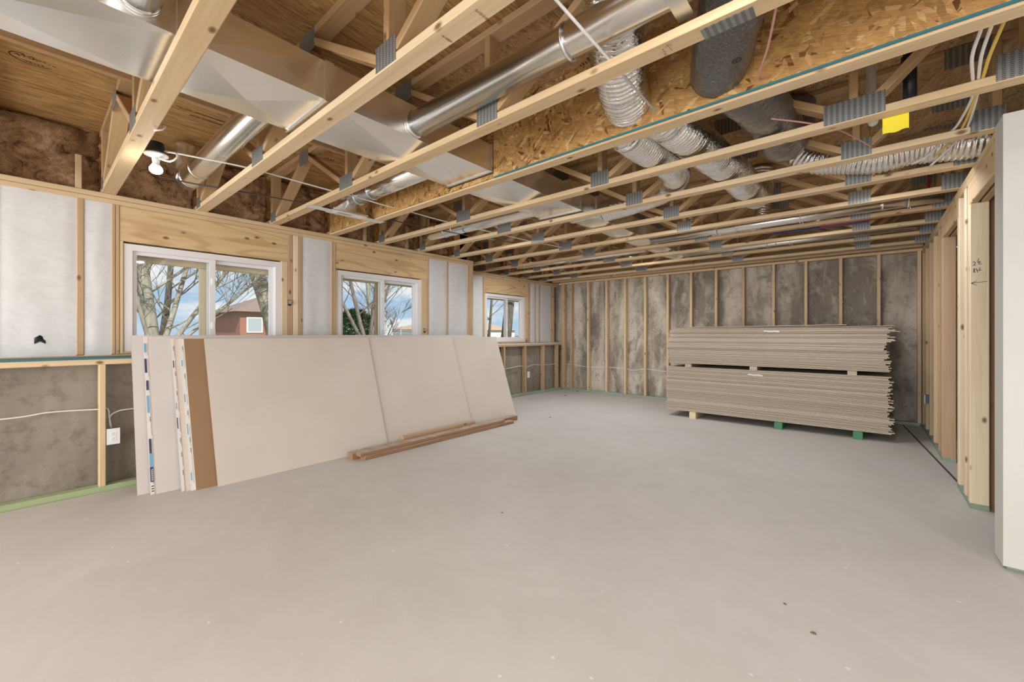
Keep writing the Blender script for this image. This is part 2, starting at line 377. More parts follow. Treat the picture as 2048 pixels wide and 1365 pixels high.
M['groove'] = plain('dark_joint', (0.07, 0.06, 0.05), 0.9)
M['sticker'] = plain('paper_sticker', (0.82, 0.80, 0.78), 0.6)
def glass_mat():
    m = bpy.data.materials.new('window_glass'); m.use_nodes = True; t = m.node_tree; t.nodes.clear()
    o = t.nodes.new('ShaderNodeOutputMaterial'); a = t.nodes.new('ShaderNodeBsdfTransparent'); g = t.nodes.new('ShaderNodeBsdfGlossy'); x = t.nodes.new('ShaderNodeMixShader')
    a.inputs[0].default_value = (0.96, 0.98, 0.97, 1); g.inputs['Roughness'].default_value = 0.02; x.inputs[0].default_value = 0.05
    t.links.new(a.outputs[0], x.inputs[1]); t.links.new(g.outputs[0], x.inputs[2]); t.links.new(x.outputs[0], o.inputs[0]); return m
M['glass'] = glass_mat()
def emit_mat(name, col, st):
    s = NT(name); s.b.inputs['Emission Color'].default_value = (*col, 1); s.b.inputs['Emission Strength'].default_value = st
    return s.fin((0.9, 0.9, 0.88), 0.3)
M['bulb'] = emit_mat('glowing_bulb', (1, 0.97, 0.92), 14)
M['fill_diffuser'] = emit_mat('fill_diffuser_glow', (1, 0.98, 0.96), 3)  # glow of the added fill lights
def bark_mat(name, a, b):
    s = NT(name); n = s.noise(s.coord((1, 1, 0.25), rnd=False), 9, 5, 0.65); c = s.ramp(n, [(0.35, a), (0.65, b)]); s.bump(n, 0.5, 0.03); return s.fin(c, 0.9, 0, 0.1)
M['bark'] = bark_mat('bark', (0.27, 0.24, 0.195), (0.50, 0.465, 0.40))
M['bark_dark'] = bark_mat('bark_dark', (0.10, 0.085, 0.07), (0.22, 0.19, 0.16))
M['needles'] = bark_mat('evergreen_needles', (0.02, 0.05, 0.02), (0.07, 0.12, 0.05))
M['grey_brush'] = bark_mat('dry_brush', (0.20, 0.17, 0.15), (0.36, 0.31, 0.28))
M['brick'] = board_mat('red_brick', (0.36, 0.16, 0.11), (0.38, 0.17, 0.12))
M['roof'] = board_mat('brown_roof', (0.30, 0.205, 0.175), (0.30, 0.205, 0.175))
M['roof_tan'] = board_mat('tan_roof', (0.55, 0.38, 0.28), (0.55, 0.38, 0.28))
M['house_pane'] = plain('house_pane', (0.42, 0.46, 0.50), 0.3)
M['house_white'] = plain('house_trim', (0.75, 0.75, 0.75), 0.6)
def grass_mat():
    s = NT('winter_grass'); n = s.noise(s.coord(rnd=False), 3, 8, 0.7); return s.fin(s.ramp(n, [(0.3, (0.12, 0.12, 0.05)), (0.7, (0.33, 0.30, 0.17))]), 0.95, 0, 0.1)
M['grass'] = grass_mat()

# ------------------------------------------------------------------ main dimensions (metres)
ZT = 2.311          # underside of the floor trusses
ZD = 2.82           # underside of the deck above
XL, XU = -4.38, -4.58        # lower framing face and upper framing face of the left wall
XL2, XU2 = -5.058, -5.258    # the same for the recessed far stretch
YJ = 4.42           # where the left wall jogs back
YB = 7.52           # face of the back wall framing
XR = 0.526          # face of the right wall framing
TJ = [0.366 + 0.6096 * i for i in range(12)]   # near face of each truss

# ------------------------------------------------------------------ the setting: floor
fl = box('floor', (-5.75, -5.2, -0.12), (4.2, 7.95, 0.0), M['floor'])
tag(fl, 'pale grey dusty concrete slab floor', 'floor', kind='structure')
# narrow joint in the slab beside the right wall
def floor_joint():
    pts = [(0.555, 4.74), (0.345, 7.45)]; V = []; F = []
    for i, (x, y) in enumerate(pts):
        V += [(x - 0.008, y, 0.0), (x + 0.008, y, 0.0), (x - 0.008, y, 0.002), (x + 0.008, y, 0.002)]
        if i:
            k = 4 * i; F += [(k - 2, k - 1, k + 3, k + 2), (k - 4, k - 2, k + 2, k), (k - 1, k - 3, k + 1, k + 3)]
    return mesh('floor_joint', V, F, M['groove'], fl)
floor_joint()

# ------------------------------------------------------------------ ceiling deck
ce = box('ceiling', (-5.6, -5.2, ZD + 0.02), (4.2, 7.95, ZD + 0.06), M['deck_osb'])
tag(ce, 'oriented strand board deck above the floor trusses', 'ceiling', kind='structure')
xs = [-5.6, -4.87, -3.65, -2.43, -1.21, 0.01, 1.23, 2.45, 4.2]
for i in range(8):
    ys = [-5.2, -2.0 + (i % 2) * 1.22, 0.44 + (i % 2) * 1.22, 2.88 + (i % 2) * 1.22, 5.32 + (i % 2) * 1.22, 7.95]
    for j in range(5):
        lo, hi = (xs[i] + 0.0015, ys[j] + 0.0015, ZD), (xs[i + 1] - 0.0015, ys[j + 1] - 0.0015, ZD + 0.019)
        far = ys[j] > 2.0 or (xs[i] > -3.7 and ys[j] > 0)
        box('deck_panel', lo, hi, M['deck_osb_rough'] if far else M['deck_osb'], ce)
DECK_INK = [[(-3.7607, -0.0797), (-3.7426, -0.0737), (-3.73, -0.0609), (-3.7196, -0.0405), (-3.7166, -0.0226)], [(-3.7607, -0.0797), (-3.7861, -0.0707), (-3.8117, -0.0493), (-3.8237, -0.0233), (-3.8311, 0.0034), (-3.826, 0.0414), (-3.8096, 0.0856)], [(-3.7527, -0.0575), (-3.7414, -0.0459), (-3.7606, -0.041)], [(-3.7408, -0.0356), (-3.7287, -0.0253), (-3.7532, -0.0189)], [(-3.7426, -0.0098), (-3.7228, 0.0072), (-3.7398, 0.0165), (-3.7552, 0.0112), (-3.7504, -0.0046)], [(-3.7414, 0.0231), (-3.7555, 0.0313)], [(-3.7338, 0.0337), (-3.7448, 0.0446)], [(-3.7402, 0.0526), (-3.7449, 0.0609)], [(-3.7561, 0.072), (-3.7563, 0.0803)], [(-3.7548, 0.09), (-3.763, 0.1042)], [(-3.7985, -0.0179), (-3.8082, -0.01)], [(-3.7942, -0.002), (-3.8119, 0.0074)], [(-3.801, 0.0168), (-3.8061, 0.0249)], [(-3.7998, 0.0303), (-3.8129, 0.0358)], [(-3.7939, 0.0479), (-3.8037, 0.0522)]]
strokes('panel_stamp', DECK_INK, lambda x, y: (x, y, ZD - 0.001), 0.006, M['ink'], ce, (0, 0, 1))
def text_marks(x0, x1, y0, y1, rows, seed):
    r = random.Random(seed); out = []
    for k in range(rows):
        x = x0 + (x1 - x0) * (k + 0.5) / rows; y = y0 + r.random() * 0.02
        while y < y1:
            n = 0.008 + r.random() * 0.014; out.append([(x, y), (x + (r.random() - 0.5) * 0.01, y + n)]); y += n + 0.004 + (0.015 if r.random() < 0.2 else 0)
    return out
for k, a in enumerate([(-3.76, -3.73, 0.68, 0.97, 2), (-3.83, -3.80, 0.77, 0.96, 2), (-1.34, -1.31, 1.58, 1.65, 2), (-1.275, -1.25, 1.59, 1.65, 2), (-3.82, -3.78, 1.77, 1.86, 3), (-3.83, -3.74, 1.89, 1.97, 3), (-1.33, -1.275, 2.15, 2.26, 3)]):
    strokes('panel_stamp', text_marks(*a, k), lambda x, y: (x, y, ZD - 0.001), 0.007, M['ink'], ce, (0, 0, 1))
box('panel_stamp', (-1.262, 2.14, ZD - 0.001), (-1.228, 2.27, ZD), M['ink'], ce)
strokes('panel_stamp', [[(-1.25, 2.15 + 0.012 * k), (-1.24, 2.155 + 0.012 * k)] for k in range(8)], lambda x, y: (x, y, ZD - 0.0018), 0.004, M['sticker'], ce, (0, 0, 1))

# ------------------------------------------------------------------ back wall
wb = box('wall_back', (-5.75, YB + 0.11, 0), (4.2, 7.95, 2.29), M['conc_back'])
tag(wb, 'stained poured concrete back wall with stud framing', 'wall', kind='structure')
bar('bottom_plate', (XL2 + 0.03, YB, 0), (XR - 0.02, YB + 0.089, 0.038), 'x', M['treated_blue'], wb)
bar('top_plate', (XL2 - 0.02, YB, 2.273), (XR + 0.089, YB + 0.089, ZT), 'x', M['pine'], wb)
for i, x in enumerate([-4.834, -4.422, -4.003, -3.603, -3.2, -2.775, -2.369, -1.964, -1.554, -1.138, -0.726, -0.319, 0.087, 0.481]):
    bar('stud', (x, YB, 0.038), (x + 0.038, YB + 0.089, 2.273), 'z', M['pine_tan'] if i in (0, 8) else M['pine'], wb)
bar('corner_stud', (-5.053, YB + 0.002, 0.038), (-4.975, YB + 0.089, 2.273), 'z', M['pine_tan'], wb)
bar('ledger', (-5.2, YB - 0.13, ZT), (XR, YB - 0.045, ZT + 0.038), 'x', M['pine_tan'], wb)
box('rim_board', (-5.6, YB + 0.14, ZT), (4.2, YB + 0.18, ZD + 0.02), M['pine_web'], wb)

# ------------------------------------------------------------------ left wall (near stretch and recessed far stretch)
def panel(y0, y1, z0, z1, x, parent, seed):
    """white faced insulation between two studs, a little pillowed"""
    def d(s, t):
        e = min(s, 1 - s) * (y1 - y0); g = min(t, 1 - t) * (z1 - z0)
        k = min(1, e / 0.05) * min(1, g / 0.05)
        return Vector((-0.008 + k * (0.006 + 0.004 * mnoise.noise(Vector((s * 3 + seed, t * 4, seed)))) , 0, 0))
    return grid('insulation_facing', (x, y0, z0), (0, y1 - y0, 0), (0, 0, z1 - z0), 14, 22, d, M['facing'], parent)
def left_wall(name, label, xl, xu, y0, y1, wins, studs, panels, lower, posts, lmat):
    w = box(name, (xu - 0.20, y0, 0), (xl - 0.115, y1, 0.96), M['conc_left']); tag(w, label, 'wall', kind='structure')
    bar('bottom_plate', (xl - 0.089, y0, 0), (xl, y1 if xl > -5 else YB + 0.089, 0.044), 'y', M['treated'] if xl > -5 else M['treated_blue'], w)
    for ya in lower: bar('stud', (xl - 0.089, ya, 0.044), (xl, ya + 0.038, 0.962), 'z', lmat, w)
    for a, b in ((y0, y1),): bar('ledge_plate', (xl - 0.13, a, 0.962), (xl, b, 1.002), 'y', M['pine'] if xl > -5 else M['pine_tan'], w)
    box('sill_seal', (xu - 0.02, y0, 1.002), (xl - 0.004, y1, 1.0135), M['teal'] if xl > -5 else M['facing'], w)
    bar('sole_plate', (xu - 0.14, y0, 1.0135), (xu - 0.012, y1, 1.035), 'y', M['pine_tan'], w)
    bar('top_plate', (xu - 0.14, y0, 2.273), (xu, y1, ZT), 'y', M['pine'], w)
    bar('top_plate', (xu - 0.14, y0, 2.233), (xu - 0.003, y1, 2.2715), 'y', M['pine'], w)
    for (a, b, za, zb, ha, hb, hz) in wins:
        bar('header', (xu - 0.09, ha, hz), (xu - 0.004, hb, 2.232), 'y', M['header'], w)
        bar('header_packer', (xu - 0.14, ha, hz), (xu - 0.092, hb, 2.232), 'y', M['pine_tan'], w)
        for ya, yb in ((ha, a - 0.002), (b + 0.002, hb)):
            if yb - ya > 0.012: bar('jack_stud', (xu - 0.14, ya, 1.035), (xu - 0.002, yb, hz - 0.001), 'z', M['pine'], w)
        bar('window_sill', (xu - 0.14, ha, 1.035), (xu - 0.004, hb, za - 0.001), 'y', M['pine'], w)
        box('sheathing', (xu - 0.16, a, 1.0), (xu - 0.142, b, za + 0.015), M['osb'], w)
        box('sheathing', (xu - 0.16, a, zb - 0.015), (xu - 0.142, b, ZD), M['osb'], w)
    for (a, b, m) in studs: bar('stud', (xu - 0.14, a, 1.035), (xu, b, 2.232), 'z', M[m], w)
    for i, (a, b) in enumerate(panels): panel(a, b, 1.025, 2.236, xu, w, i * 3.7)
    last = y0
    for (a, b, *_r) in wins:
        box('sheathing', (xu - 0.16, last, 1.0), (xu - 0.142, a, ZD), M['osb'], w); last = b
    box('sheathing', (xu - 0.16, last, 1.0), (xu - 0.142, y1, ZD), M['osb'], w)
    for (a, b, c, d) in posts: bar('corner_post', (c, a, 0.044 if c < XL2 - 0.1 and a > 7 else 1.035), (d, b, 2.232), 'z', M['pine_tan'], w)
    return w
WIN1 = (0.498, 1.688, 1.050, 1.933, 0.474, 1.752, 1.948)
WIN2 = (2.281, 3.450, 1.050, 1.926, 2.264, 3.551, 1.940)
WIN3 = (5.378, 6.516, 1.055, 1.943, 5.345, 6.600, 1.956)
wl = left_wall('wall_left', 'near left wall, white faced insulation above a concrete ledge', XL, XU, -5.2, YJ,
    [WIN1, WIN2],
    [(-2.23, -2.192, 'pine_tan'), (-1.82, -1.782, 'pine_tan'), (-1.41, -1.372, 'pine_tan'), (-1.0, -0.962, 'pine_tan'), (-0.59, -0.552, 'pine_tan'), (-0.18, -0.142, 'pine_tan'), (0.232, 0.272, 'pine_tan'), (0.425, 0.448, 'pine_tan'), (0.450, 0.473, 'pine_tan'), (1.754, 1.80, 'pine_tan'), (1.802, 1.855, 'pine_pale'), (1.857, 1.897, 'pine_tan'),
     (2.208, 2.234, 'pine_tan'), (2.236, 2.262, 'pine_tan'), (3.553, 3.575, 'pine_tan'), (3.888, 3.925, 'pine_tan'), (4.298, 4.340, 'pine_tan'), (4.342, 4.42, 'pine_tan')],
    [(-2.192, -1.82), (-1.782, -1.41), (-1.372, -1.0), (-0.962, -0.59), (-0.552, -0.18), (-0.142, 0.232), (0.272, 0.425), (1.897, 2.208), (3.575, 3.888), (3.925, 4.298)],
    [-0.90, -0.47, 0.338, 0.75, 1.16, 1.57, 1.98, 2.4, 2.8, 3.2, 3.6, 4.0, 4.35], [], M['pine'])
wl2 = left_wall('wall_left_recess', 'recessed far stretch of left wall with the smallest looking window', XL2, XU2, YJ, 7.63,
    [WIN3],
    [(YJ + 0.2, YJ + 0.24, 'pine_tan'), (5.03, 5.07, 'pine_tan'), (5.314, 5.343, 'pine_tan'), (6.602, 6.69, 'pine_tan'), (6.845, 6.883, 'pine_tan'), (6.99, 7.028, 'pine_tan'), (7.42, 7.46, 'pine_tan')],
    [(5.07, 5.314), (6.69, 6.845), (6.883, 6.99), (7.028, 7.42)],
    [4.55, 5.0, 5.66, 6.281, 6.88, 7.38], [(7.462, 7.515, XU2 - 0.13, XU2 + 0.03)], M['pine_tan'])
rw = box('wall_left_return', (XU2 - 0.16, YJ - 0.15, 0), (XU - 0.142, YJ - 0.005, ZD), M['osb']); tag(rw, 'short return where the left wall jogs back', 'wall', kind='structure')
box('rim_sheathing', (XU2 - 0.16, 7.63, 1.0), (XU2 - 0.142, 7.95, ZD), M['osb'], wl2)

def window(n, xu, a, b, za, zb, mull, label):
    root = empty('window_%d' % n, (xu - 0.07, (a + b) / 2, za)); tag(root, label, 'window', kind='structure')
    f = 0.052; x0, x1 = xu - 0.115, xu - 0.012
    def fr(y0, y1, z0, z1, xa=x0, xb=x1, nm='window_frame', m='vinyl'): return box(nm, (xa, y0, z0), (xb, y1, z1), M[m], root)
    fr(a, b, zb - f, zb); fr(a, b, za, za + f); fr(a, a + f, za + f, zb - f); fr(b - f, b, za + f, zb - f)
    s = 0.030
    # inner sliding sash with its meeting stile, and the fixed light behind it
    ia, ib, iz0, iz1 = a + f, mull + 0.028, za + f, zb - f
    for y0, y1, z0, z1 in ((ia, ib, iz1 - s, iz1), (ia, ib, iz0, iz0 + s), (ia, ia + s, iz0 + s, iz1 - s), (ib - 0.046, ib, iz0 + s, iz1 - s)):
        box('sash', (xu - 0.062, y0, z0), (xu - 0.036, y1, z1), M['vinyl'], root)
    ja, jb = mull - 0.028, b - f
    for y0, y1, z0, z1 in ((ja, jb, iz1 - s, iz1), (ja, jb, iz0, iz0 + s), (ja, ja + 0.046, iz0 + s, iz1 - s), (jb - s * 1.3, jb, iz0 + s, iz1 - s)):
        box('sash', (xu - 0.095, y0, z0), (xu - 0.068, y1, z1), M['vinyl'], root)
    box('pane', (xu - 0.051, ia + s, iz0 + s), (xu - 0.047, ib - 0.046, iz1 - s), M['glass'], root)
    box('pane', (xu - 0.083, ja + 0.046, iz0 + s), (xu - 0.079, jb - s * 1.3, iz1 - s), M['glass'], root)
    for z in ((iz0 * 2 + iz1) / 3 - 0.12, (iz0 + iz1 * 2) / 3 + 0.03):
        box('latch', (xu - 0.036, ib - 0.03, z), (xu - 0.022, ib - 0.008, z + 0.06), M['plastic_white'], root)
    return root
w1 = window(1, XU, *WIN1[:4], 1.10, 'white sliding window nearest the glowing bulb')
w2 = window(2, XU, *WIN2[:4], 2.88, 'white sliding window in the middle of the left wall')
w3 = window(3, XU2, *WIN3[:4], 6.0, 'white sliding window in the recessed wall by the far corner')
# exterior wood casing seen through the glass
for w, xu, wn in ((w1, XU, WIN1), (w2, XU, WIN2), (w3, XU2, WIN3)):
    bar('exterior_casing', (xu - 0.20, wn[0] - 0.02, wn[3] - (0.125 if wn is WIN1 else 0.09)), (xu - 0.165, wn[1] + 0.02, wn[3] + 0.03), 'y', M['pine_pale'], w)
bar('exterior_casing', (XU - 0.20, 1.035, WIN1[2]), (XU - 0.165, 1.10, WIN1[3] - 0.127), 'z', M['pine_pale'], w1)
bar('exterior_casing', (XU - 0.20, 2.86, WIN2[2]), (XU - 0.165, 2.90, WIN2[3] - 0.092), 'z', M['pine_tan'], w2)

def clip(loc, label):
    e = empty('wire_clip', loc); tag(e, label, 'clip', 'dark clips beside the windows')
    x, y, z = loc
    box('back_plate', (x, y - 0.014, z - 0.03), (x + 0.004, y + 0.014, z + 0.03), M['black'], e)
    box('tab', (x + 0.004, y - 0.012, z - 0.012), (x + 0.022, y + 0.014, z + 0.024), M['steel'], e)
    box('hook', (x + 0.004, y - 0.010, z - 0.03), (x + 0.012, y + 0.002, z - 0.012), M['black'], e)
clip((XU + 0.001, 1.765, 1.52), 'dark metal clip on stud beside the near window')
clip((XU + 0.001, 3.50, 1.245), 'dark metal clip beside the middle window')
clip((XU2 + 0.002, 6.56, 1.075), 'small dark clip at the sill corner of the far window')
sc_ = grid('plastic_scrap', (XU + 0.006, 0.02, 1.13), (0, 0.055, 0), (0, 0, 0.045), 6, 5, lambda s, t: Vector((0.012 * math.sin(s * 5) * t, 0, 0.02 * (1 - abs(2 * s - 1)) - 0.01)), M['black'])
tag(sc_, 'torn black plastic scrap stuck on white insulation facing', 'scrap')

# ------------------------------------------------------------------ right wall framing
wr = empty('wall_right', (XR, 5.9, 0)); tag(wr, 'open stud partition with two doorways on the right', 'wall', kind='structure')
XR2 = XR + 0.089
for a, b in ((4.192, 4.735), (5.582, YB)): bar('bottom_plate', (XR, a, 0), (XR2, b, 0.038), 'y', M['treated_blue'] if a < 5 else M['treated_blue'], wr)
bar('top_plate', (XR, 3.4, 2.273), (XR2, YB + 0.089, ZT - 0.001), 'y', M['pine'], wr)
bar('top_plate', (XR, 3.4, 2.234), (XR2, YB - 0.001, 2.272), 'y', M['pine'], wr)
for i, y in enumerate([4.192, 4.2315, 4.36, 4.40, 4.645, 4.69, 5.582, 5.622, 5.87, 6.27, 6.69, 7.10, 7.478]):
    z1 = 2.234 if i not in (0, 5, 6) else (2.083 if i == 0 else 2.098)
    bar('stud', (XR, y, 0.038), (XR2, y + 0.0385, z1), 'z', M['pine_pale'] if i < 6 else (M['pine'] if i % 2 else M['pine_tan']), wr)
bar('header', (XR, 3.45, 2.084), (XR + 0.038, 4.230, 2.233), 'y', M['pine'], wr)
bar('header', (XR + 0.051, 3.45, 2.084), (XR2, 4.230, 2.233), 'y', M['pine_tan'], wr)
bar('header', (XR, 4.691, 2.099), (XR + 0.038, 5.620, 2.233), 'y', M['pine'], wr)
bar('header', (XR + 0.051, 4.691, 2.099), (XR2, 5.620, 2.233), 'y', M['pine_tan'], wr)
bar('trimmer', (XR2 + 0.004, 4.25, 0.0), (XR2 + 0.093, 4.288, 2.27), 'z', M['old_wood'], wr)
bar('bottom_plate', (XR2 + 0.095, 4.20, 0), (2.0, 4.289, 0.038), 'x', M['treated'], wr)
JAMB_INK = [[(0.538, 1.6816), (0.544, 1.6861), (0.5499, 1.6803), (0.548, 1.6685), (0.5386, 1.6576), (0.5426, 1.6623), (0.5533, 1.6579)], [(0.5667, 1.7042), (0.5622, 1.6928), (0.5627, 1.6788), (0.568, 1.6722), (0.5733, 1.6776), (0.5707, 1.6846), (0.564, 1.6806)], [(0.564, 1.6667), (0.5792, 1.6662)], [(0.5426, 1.6371), (0.5434, 1.6111)], [(0.5413, 1.6353), (0.548, 1.6386), (0.5493, 1.6285), (0.544, 1.623), (0.5507, 1.6124)], [(0.556, 1.6378), (0.56, 1.6115)], [(0.5707, 1.6422), (0.5694, 1.6205)], [(0.5574, 1.6237), (0.5786, 1.6255)], [(0.6036, 1.547), (0.531, 1.5387)], [(0.556, 1.5534), (0.531, 1.5387), (0.5568, 1.5242)]]
tag(strokes('handwriting', JAMB_INK, lambda x, z: (x, 4.1913, z), 0.003, M['ink'], wr, (0, 1, 0)), 'handwritten 2 6 RH with an arrow')
eb = empty('switch_box', (XR - 0.012, 7.04, 0.41)); tag(eb, 'blue grey electrical box on a right wall stud behind the stack', 'electrical box')
box('box_body', (XR - 0.012, 7.02, 0.36), (XR + 0.07, 7.09, 0.46), plain('box_blue', (0.10, 0.13, 0.17), 0.5), eb)
box('box_flange', (XR - 0.016, 7.015, 0.355), (XR - 0.012, 7.095, 0.465), M['steel'], eb)
# painted drywall wall end
we = empty('wall_right_near', (0.54, 3.21, 0)); tag(we, 'cream painted drywall wall end at the right edge', 'wall', kind='structure')
box('drywall_face', (0.517, 3.216, 0.018), (4.2, 3.2287, ZT - 0.004), M['wall_white'], we)
box('drywall_end', (0.517, 3.2295, 0.012), (0.5297, 3.40, ZT - 0.004), M['wall_white'], we)
bar('bottom_plate', (0.531, 3.2295, 0), (4.2, 3.3185, 0.038), 'x', M['treated_blue'], we)
bar('stud', (0.531, 3.2295, 0.038), (0.57, 3.3185, ZT - 0.002), 'z', M['pine_pale'], we)
bar('stud', (0.531, 3.36, 0.0), (0.62, 3.40, 2.233), 'z', M['pine_pale'], we)
# enclosing walls of the space behind and beside the photographer
wf = empty('wall_front', (-0.7, -5.2, 0)); tag(wf, 'wall behind the photographer with a wide added opening for fill light', 'wall', kind='structure')  # unseen wall; its opening is made up for the rear fill light
box('wall_panel', (-5.6, -5.25, 0), (-4.7, -5.15, ZD), M['wall_white'], wf); box('wall_panel', (1.5, -5.25, 0), (4.2, -5.15, ZD), M['wall_white'], wf)
box('wall_panel', (-4.7, -5.25, 2.4), (1.5, -5.15, ZD), M['wall_white'], wf)
wx = box('wall_right_far', (4.1, -5.2, 0), (4.2, 7.95, ZD), M['conc_back']); tag(wx, 'concrete wall of the room beyond the partition', 'wall', kind='structure')

# ------------------------------------------------------------------ floor trusses
ORD = ['first', 'second', 'third', 'fourth', 'fifth', 'sixth', 'seventh', 'eighth', 'ninth', 'tenth', 'eleventh', 'twelfth']
def plate(x0, x1, z0, z1, y, parent, ny=0.0015):
    """toothed connector plate, upright, on the near side of a truss; local X along the chord, local Y up"""
    v, f = boxdata(x1 - x0, z1 - z0, ny)
    return mesh('nail_plate', v, f, M['plate'], parent, ((x0 + x1) / 2, y - ny / 2, (z0 + z1) / 2), (math.pi / 2, 0, 0))
def truss(i, y0=None, label=None):
    y0 = TJ[i] if y0 is None else y0; yc = y0 + 0.0445; xl = -4.70 if i < 7 else -5.37; xr = 3.6 if i < 4 else 0.612
    if i == 4: xr = 0.60
    extra = {0: ' carrying the bulb holder', 1: ' with a faint date stamp', 2: ' with handwriting under its chord', 3: ' carrying the strand board panel', 4: ' with the yellow tag'}.get(i, '')
    r = empty('floor_truss', (xl, yc, ZT)); tag(r, label or (('%s open web floor truss counted from the camera' % ORD[i]) + extra), 'floor truss', 'open web floor trusses')
    ch = M['pine'] if i not in (8,) else M['pine_tan']
    bar('bottom_chord', (xl, y0, ZT), (xr, y0 + 0.089, ZT + 0.038), 'x', ch, r)
    bar('top_chord', (xl, y0, ZD - 0.039), (xr, y0 + 0.089, ZD - 0.001), 'x', M['pine_web'], r)
    zb, zt = ZT + 0.038, ZD - 0.039; n = {0: 0.0, 6: 0.1}.get(i, 0.02 * (i > 6))
    bn = [-3.05, -1.54 + n, -0.06, ]; tn = [-3.80, -2.30, -0.80, 0.42]
    if i < 4: bn += [1.43, 2.9]; tn[3] = 0.69; tn += [2.2, 3.4]
    if i >= 7: bn = [-4.45] + bn; tn = [-5.1] + tn
    webs = []
    for x in bn: webs.append(((x, yc, zb), (x, yc, zt), 0))
    for k, x in enumerate(bn):
        if k < len(tn): webs.append(((x - 0.045, yc, zb + 0.012), (tn[k] + 0.03, yc, zt - 0.012), 1))
        if k + 1 < len(tn): webs.append(((x + 0.045, yc, zb + 0.012), (tn[k + 1] - 0.03, yc, zt - 0.012), 1))
    webs.append(((xl + 0.14, yc, zb), (xl + 0.14, yc, zt), 0)); webs.append(((xl + 0.21, yc, zb + 0.01), (tn[0] - 0.03, yc, zt - 0.012), 1))
    if i >= 4: webs.append(((0.53, yc, zb), (0.53, yc, zt), 0))
    for a, b, d in webs:
        lumber('web', a, b, 0.089, 0.038, M['pine_web'], r, (1, 0, 0) if not d else (0, 0, 1))
    if i != 3:
        for k, x in enumerate(bn):
            w = 0.075 if not (i == 4 and abs(x + 0.06) < 0.01) else 0.125
            if abs(x + 3.05) < 0.01: w = 0.10
            plate(x - w, x + w, ZT + 0.004, ZT + 0.112, y0, r)
        for x in tn: plate(x - 0.09, x + 0.09, ZD - 0.12, ZD - 0.004, y0, r)
        plate(xl + 0.13, xl + 0.25, ZT + 0.004, ZT + 0.10, y0, r)
        if i >= 4: plate(0.43, 0.56, ZT + 0.004, ZT + 0.12, y0, r)
    return r
TR = [truss(i) for i in range(12)]
truss(0, TJ[0] - 0.6096, 'open web floor truss just above the photographer'); truss(0, TJ[0] - 1.2192, 'open web floor truss behind the photographer')
# splice plate and handwriting under the third chord, stamps under the second
v, f = boxdata(0.17, 0.062, 0.0015); mesh('splice_plate', v, f, M['plate'], TR[2], (-0.385, TJ[2] + 0.055, ZT - 0.0008))
CHORD_INK = [[(-0.5866, 1.6507), (-0.5911, 1.6097)], [(-0.5805, 1.6242), (-0.5805, 1.6146), (-0.5885, 1.6056), (-0.6026, 1.6193)], [(-0.6086, 1.6702), (-0.6094, 1.6627), (-0.6148, 1.6615), (-0.6204, 1.667), (-0.6261, 1.6633)], [(-0.6194, 1.6518), (-0.6124, 1.6487), (-0.6155, 1.654), (-0.62, 1.6535)], [(-0.6146, 1.6389), (-0.6078, 1.6425)], [(-0.6256, 1.634), (-0.6148, 1.6365), (-0.6091, 1.6336)], [(-0.6138, 1.6185), (-0.6101, 1.6239), (-0.6137, 1.6274), (-0.6136, 1.6209)]]
tag(strokes('handwriting', CHORD_INK, lambda x, y: (x, y, ZT - 0.001), 0.0016, M['ink_soft'], TR[2], (0, 0, 1)), 'small handwritten note with an arrow')
def digits(txt, x0, y0, ch, cw, gap):
    """seven-segment like stencil digits running along +Y, tops towards -X"""
    S = {'0': 'abcdef', '1': 'bc', '2': 'abged', '3': 'abgcd', '5': 'afgcd', '6': 'afgedc', '7': 'abc', '8': 'abcdefg', '-': 'g', 'X': 'bcefg'}; out = []; y = y0
    for c in txt:
        P = {'tl': (x0 - ch, y), 'tr': (x0 - ch, y + cw), 'ml': (x0 - ch / 2, y), 'mr': (x0 - ch / 2, y + cw), 'bl': (x0, y), 'br': (x0, y + cw)}
        E = {'a': ('tl', 'tr'), 'b': ('tr', 'mr'), 'c': ('mr', 'br'), 'd': ('bl', 'br'), 'e': ('ml', 'bl'), 'f': ('tl', 'ml'), 'g': ('ml', 'mr')}
        for s in S.get(c, ''): out.append([P[E[s][0]], P[E[s][1]]])
        y += cw + gap
    return out
strokes('date_stamp', digits('07-22-8-82', -1.022, 1.004, 0.010, 0.0042, 0.0018), lambda x, y: (x, y, ZT - 0.001), 0.0012, M['ink_soft'], TR[1], (0, 0, 1))
strokes('mill_stamp', digits('XX10085X', -1.206, 1.008, 0.009, 0.004, 0.002), lambda x, y: (x, y, ZT - 0.001), 0.0011, M['ink_soft'], TR[1], (0, 0, 1))

# strand board panel standing on the fourth truss, cut out round the trunk duct
def osb_panel():
    y1 = TJ[3] - 0.001; y0 = y1 - 0.0115; e = empty('strand_board_panel', (-4.6, y1, ZT + 0.02))
    tag(e, 'upright strand board panel with teal edge standing on the fourth truss', 'panel')
    def sheet(x0, x1, z0, z1):
        v, f = boxdata(x1 - x0, z1 - z0, y1 - y0)
        return mesh('board', v, f, M['osb'], e, ((x0 + x1) / 2, (y0 + y1) / 2, (z0 + z1) / 2), (math.pi / 2, 0, 0))
    zb = ZT + 0.012
    sheet(-4.56, -2.56, zb, ZD - 0.002); sheet(-2.559, -2.055, 2.585, ZD - 0.002); sheet(-2.559, -2.055, zb, 2.352); sheet(-2.054, 0.386, zb, ZD - 0.002); sheet(0.388, 2.8, zb, ZD - 0.002)
    box('teal_edge', (-2.05, y0 - 0.0015, zb - 0.004), (2.8, y0 + 0.004, zb + 0.006), M['teal'], e)
osb_panel()
# strongback nailed under the top chords
sb = bar('strongback', (-3.345, -0.8, ZD - 0.128), (-3.307, 7.0, ZD - 0.040), 'y', M['pine_web']); tag(sb, 'long strongback board under the deck beside the trunk duct', 'board')

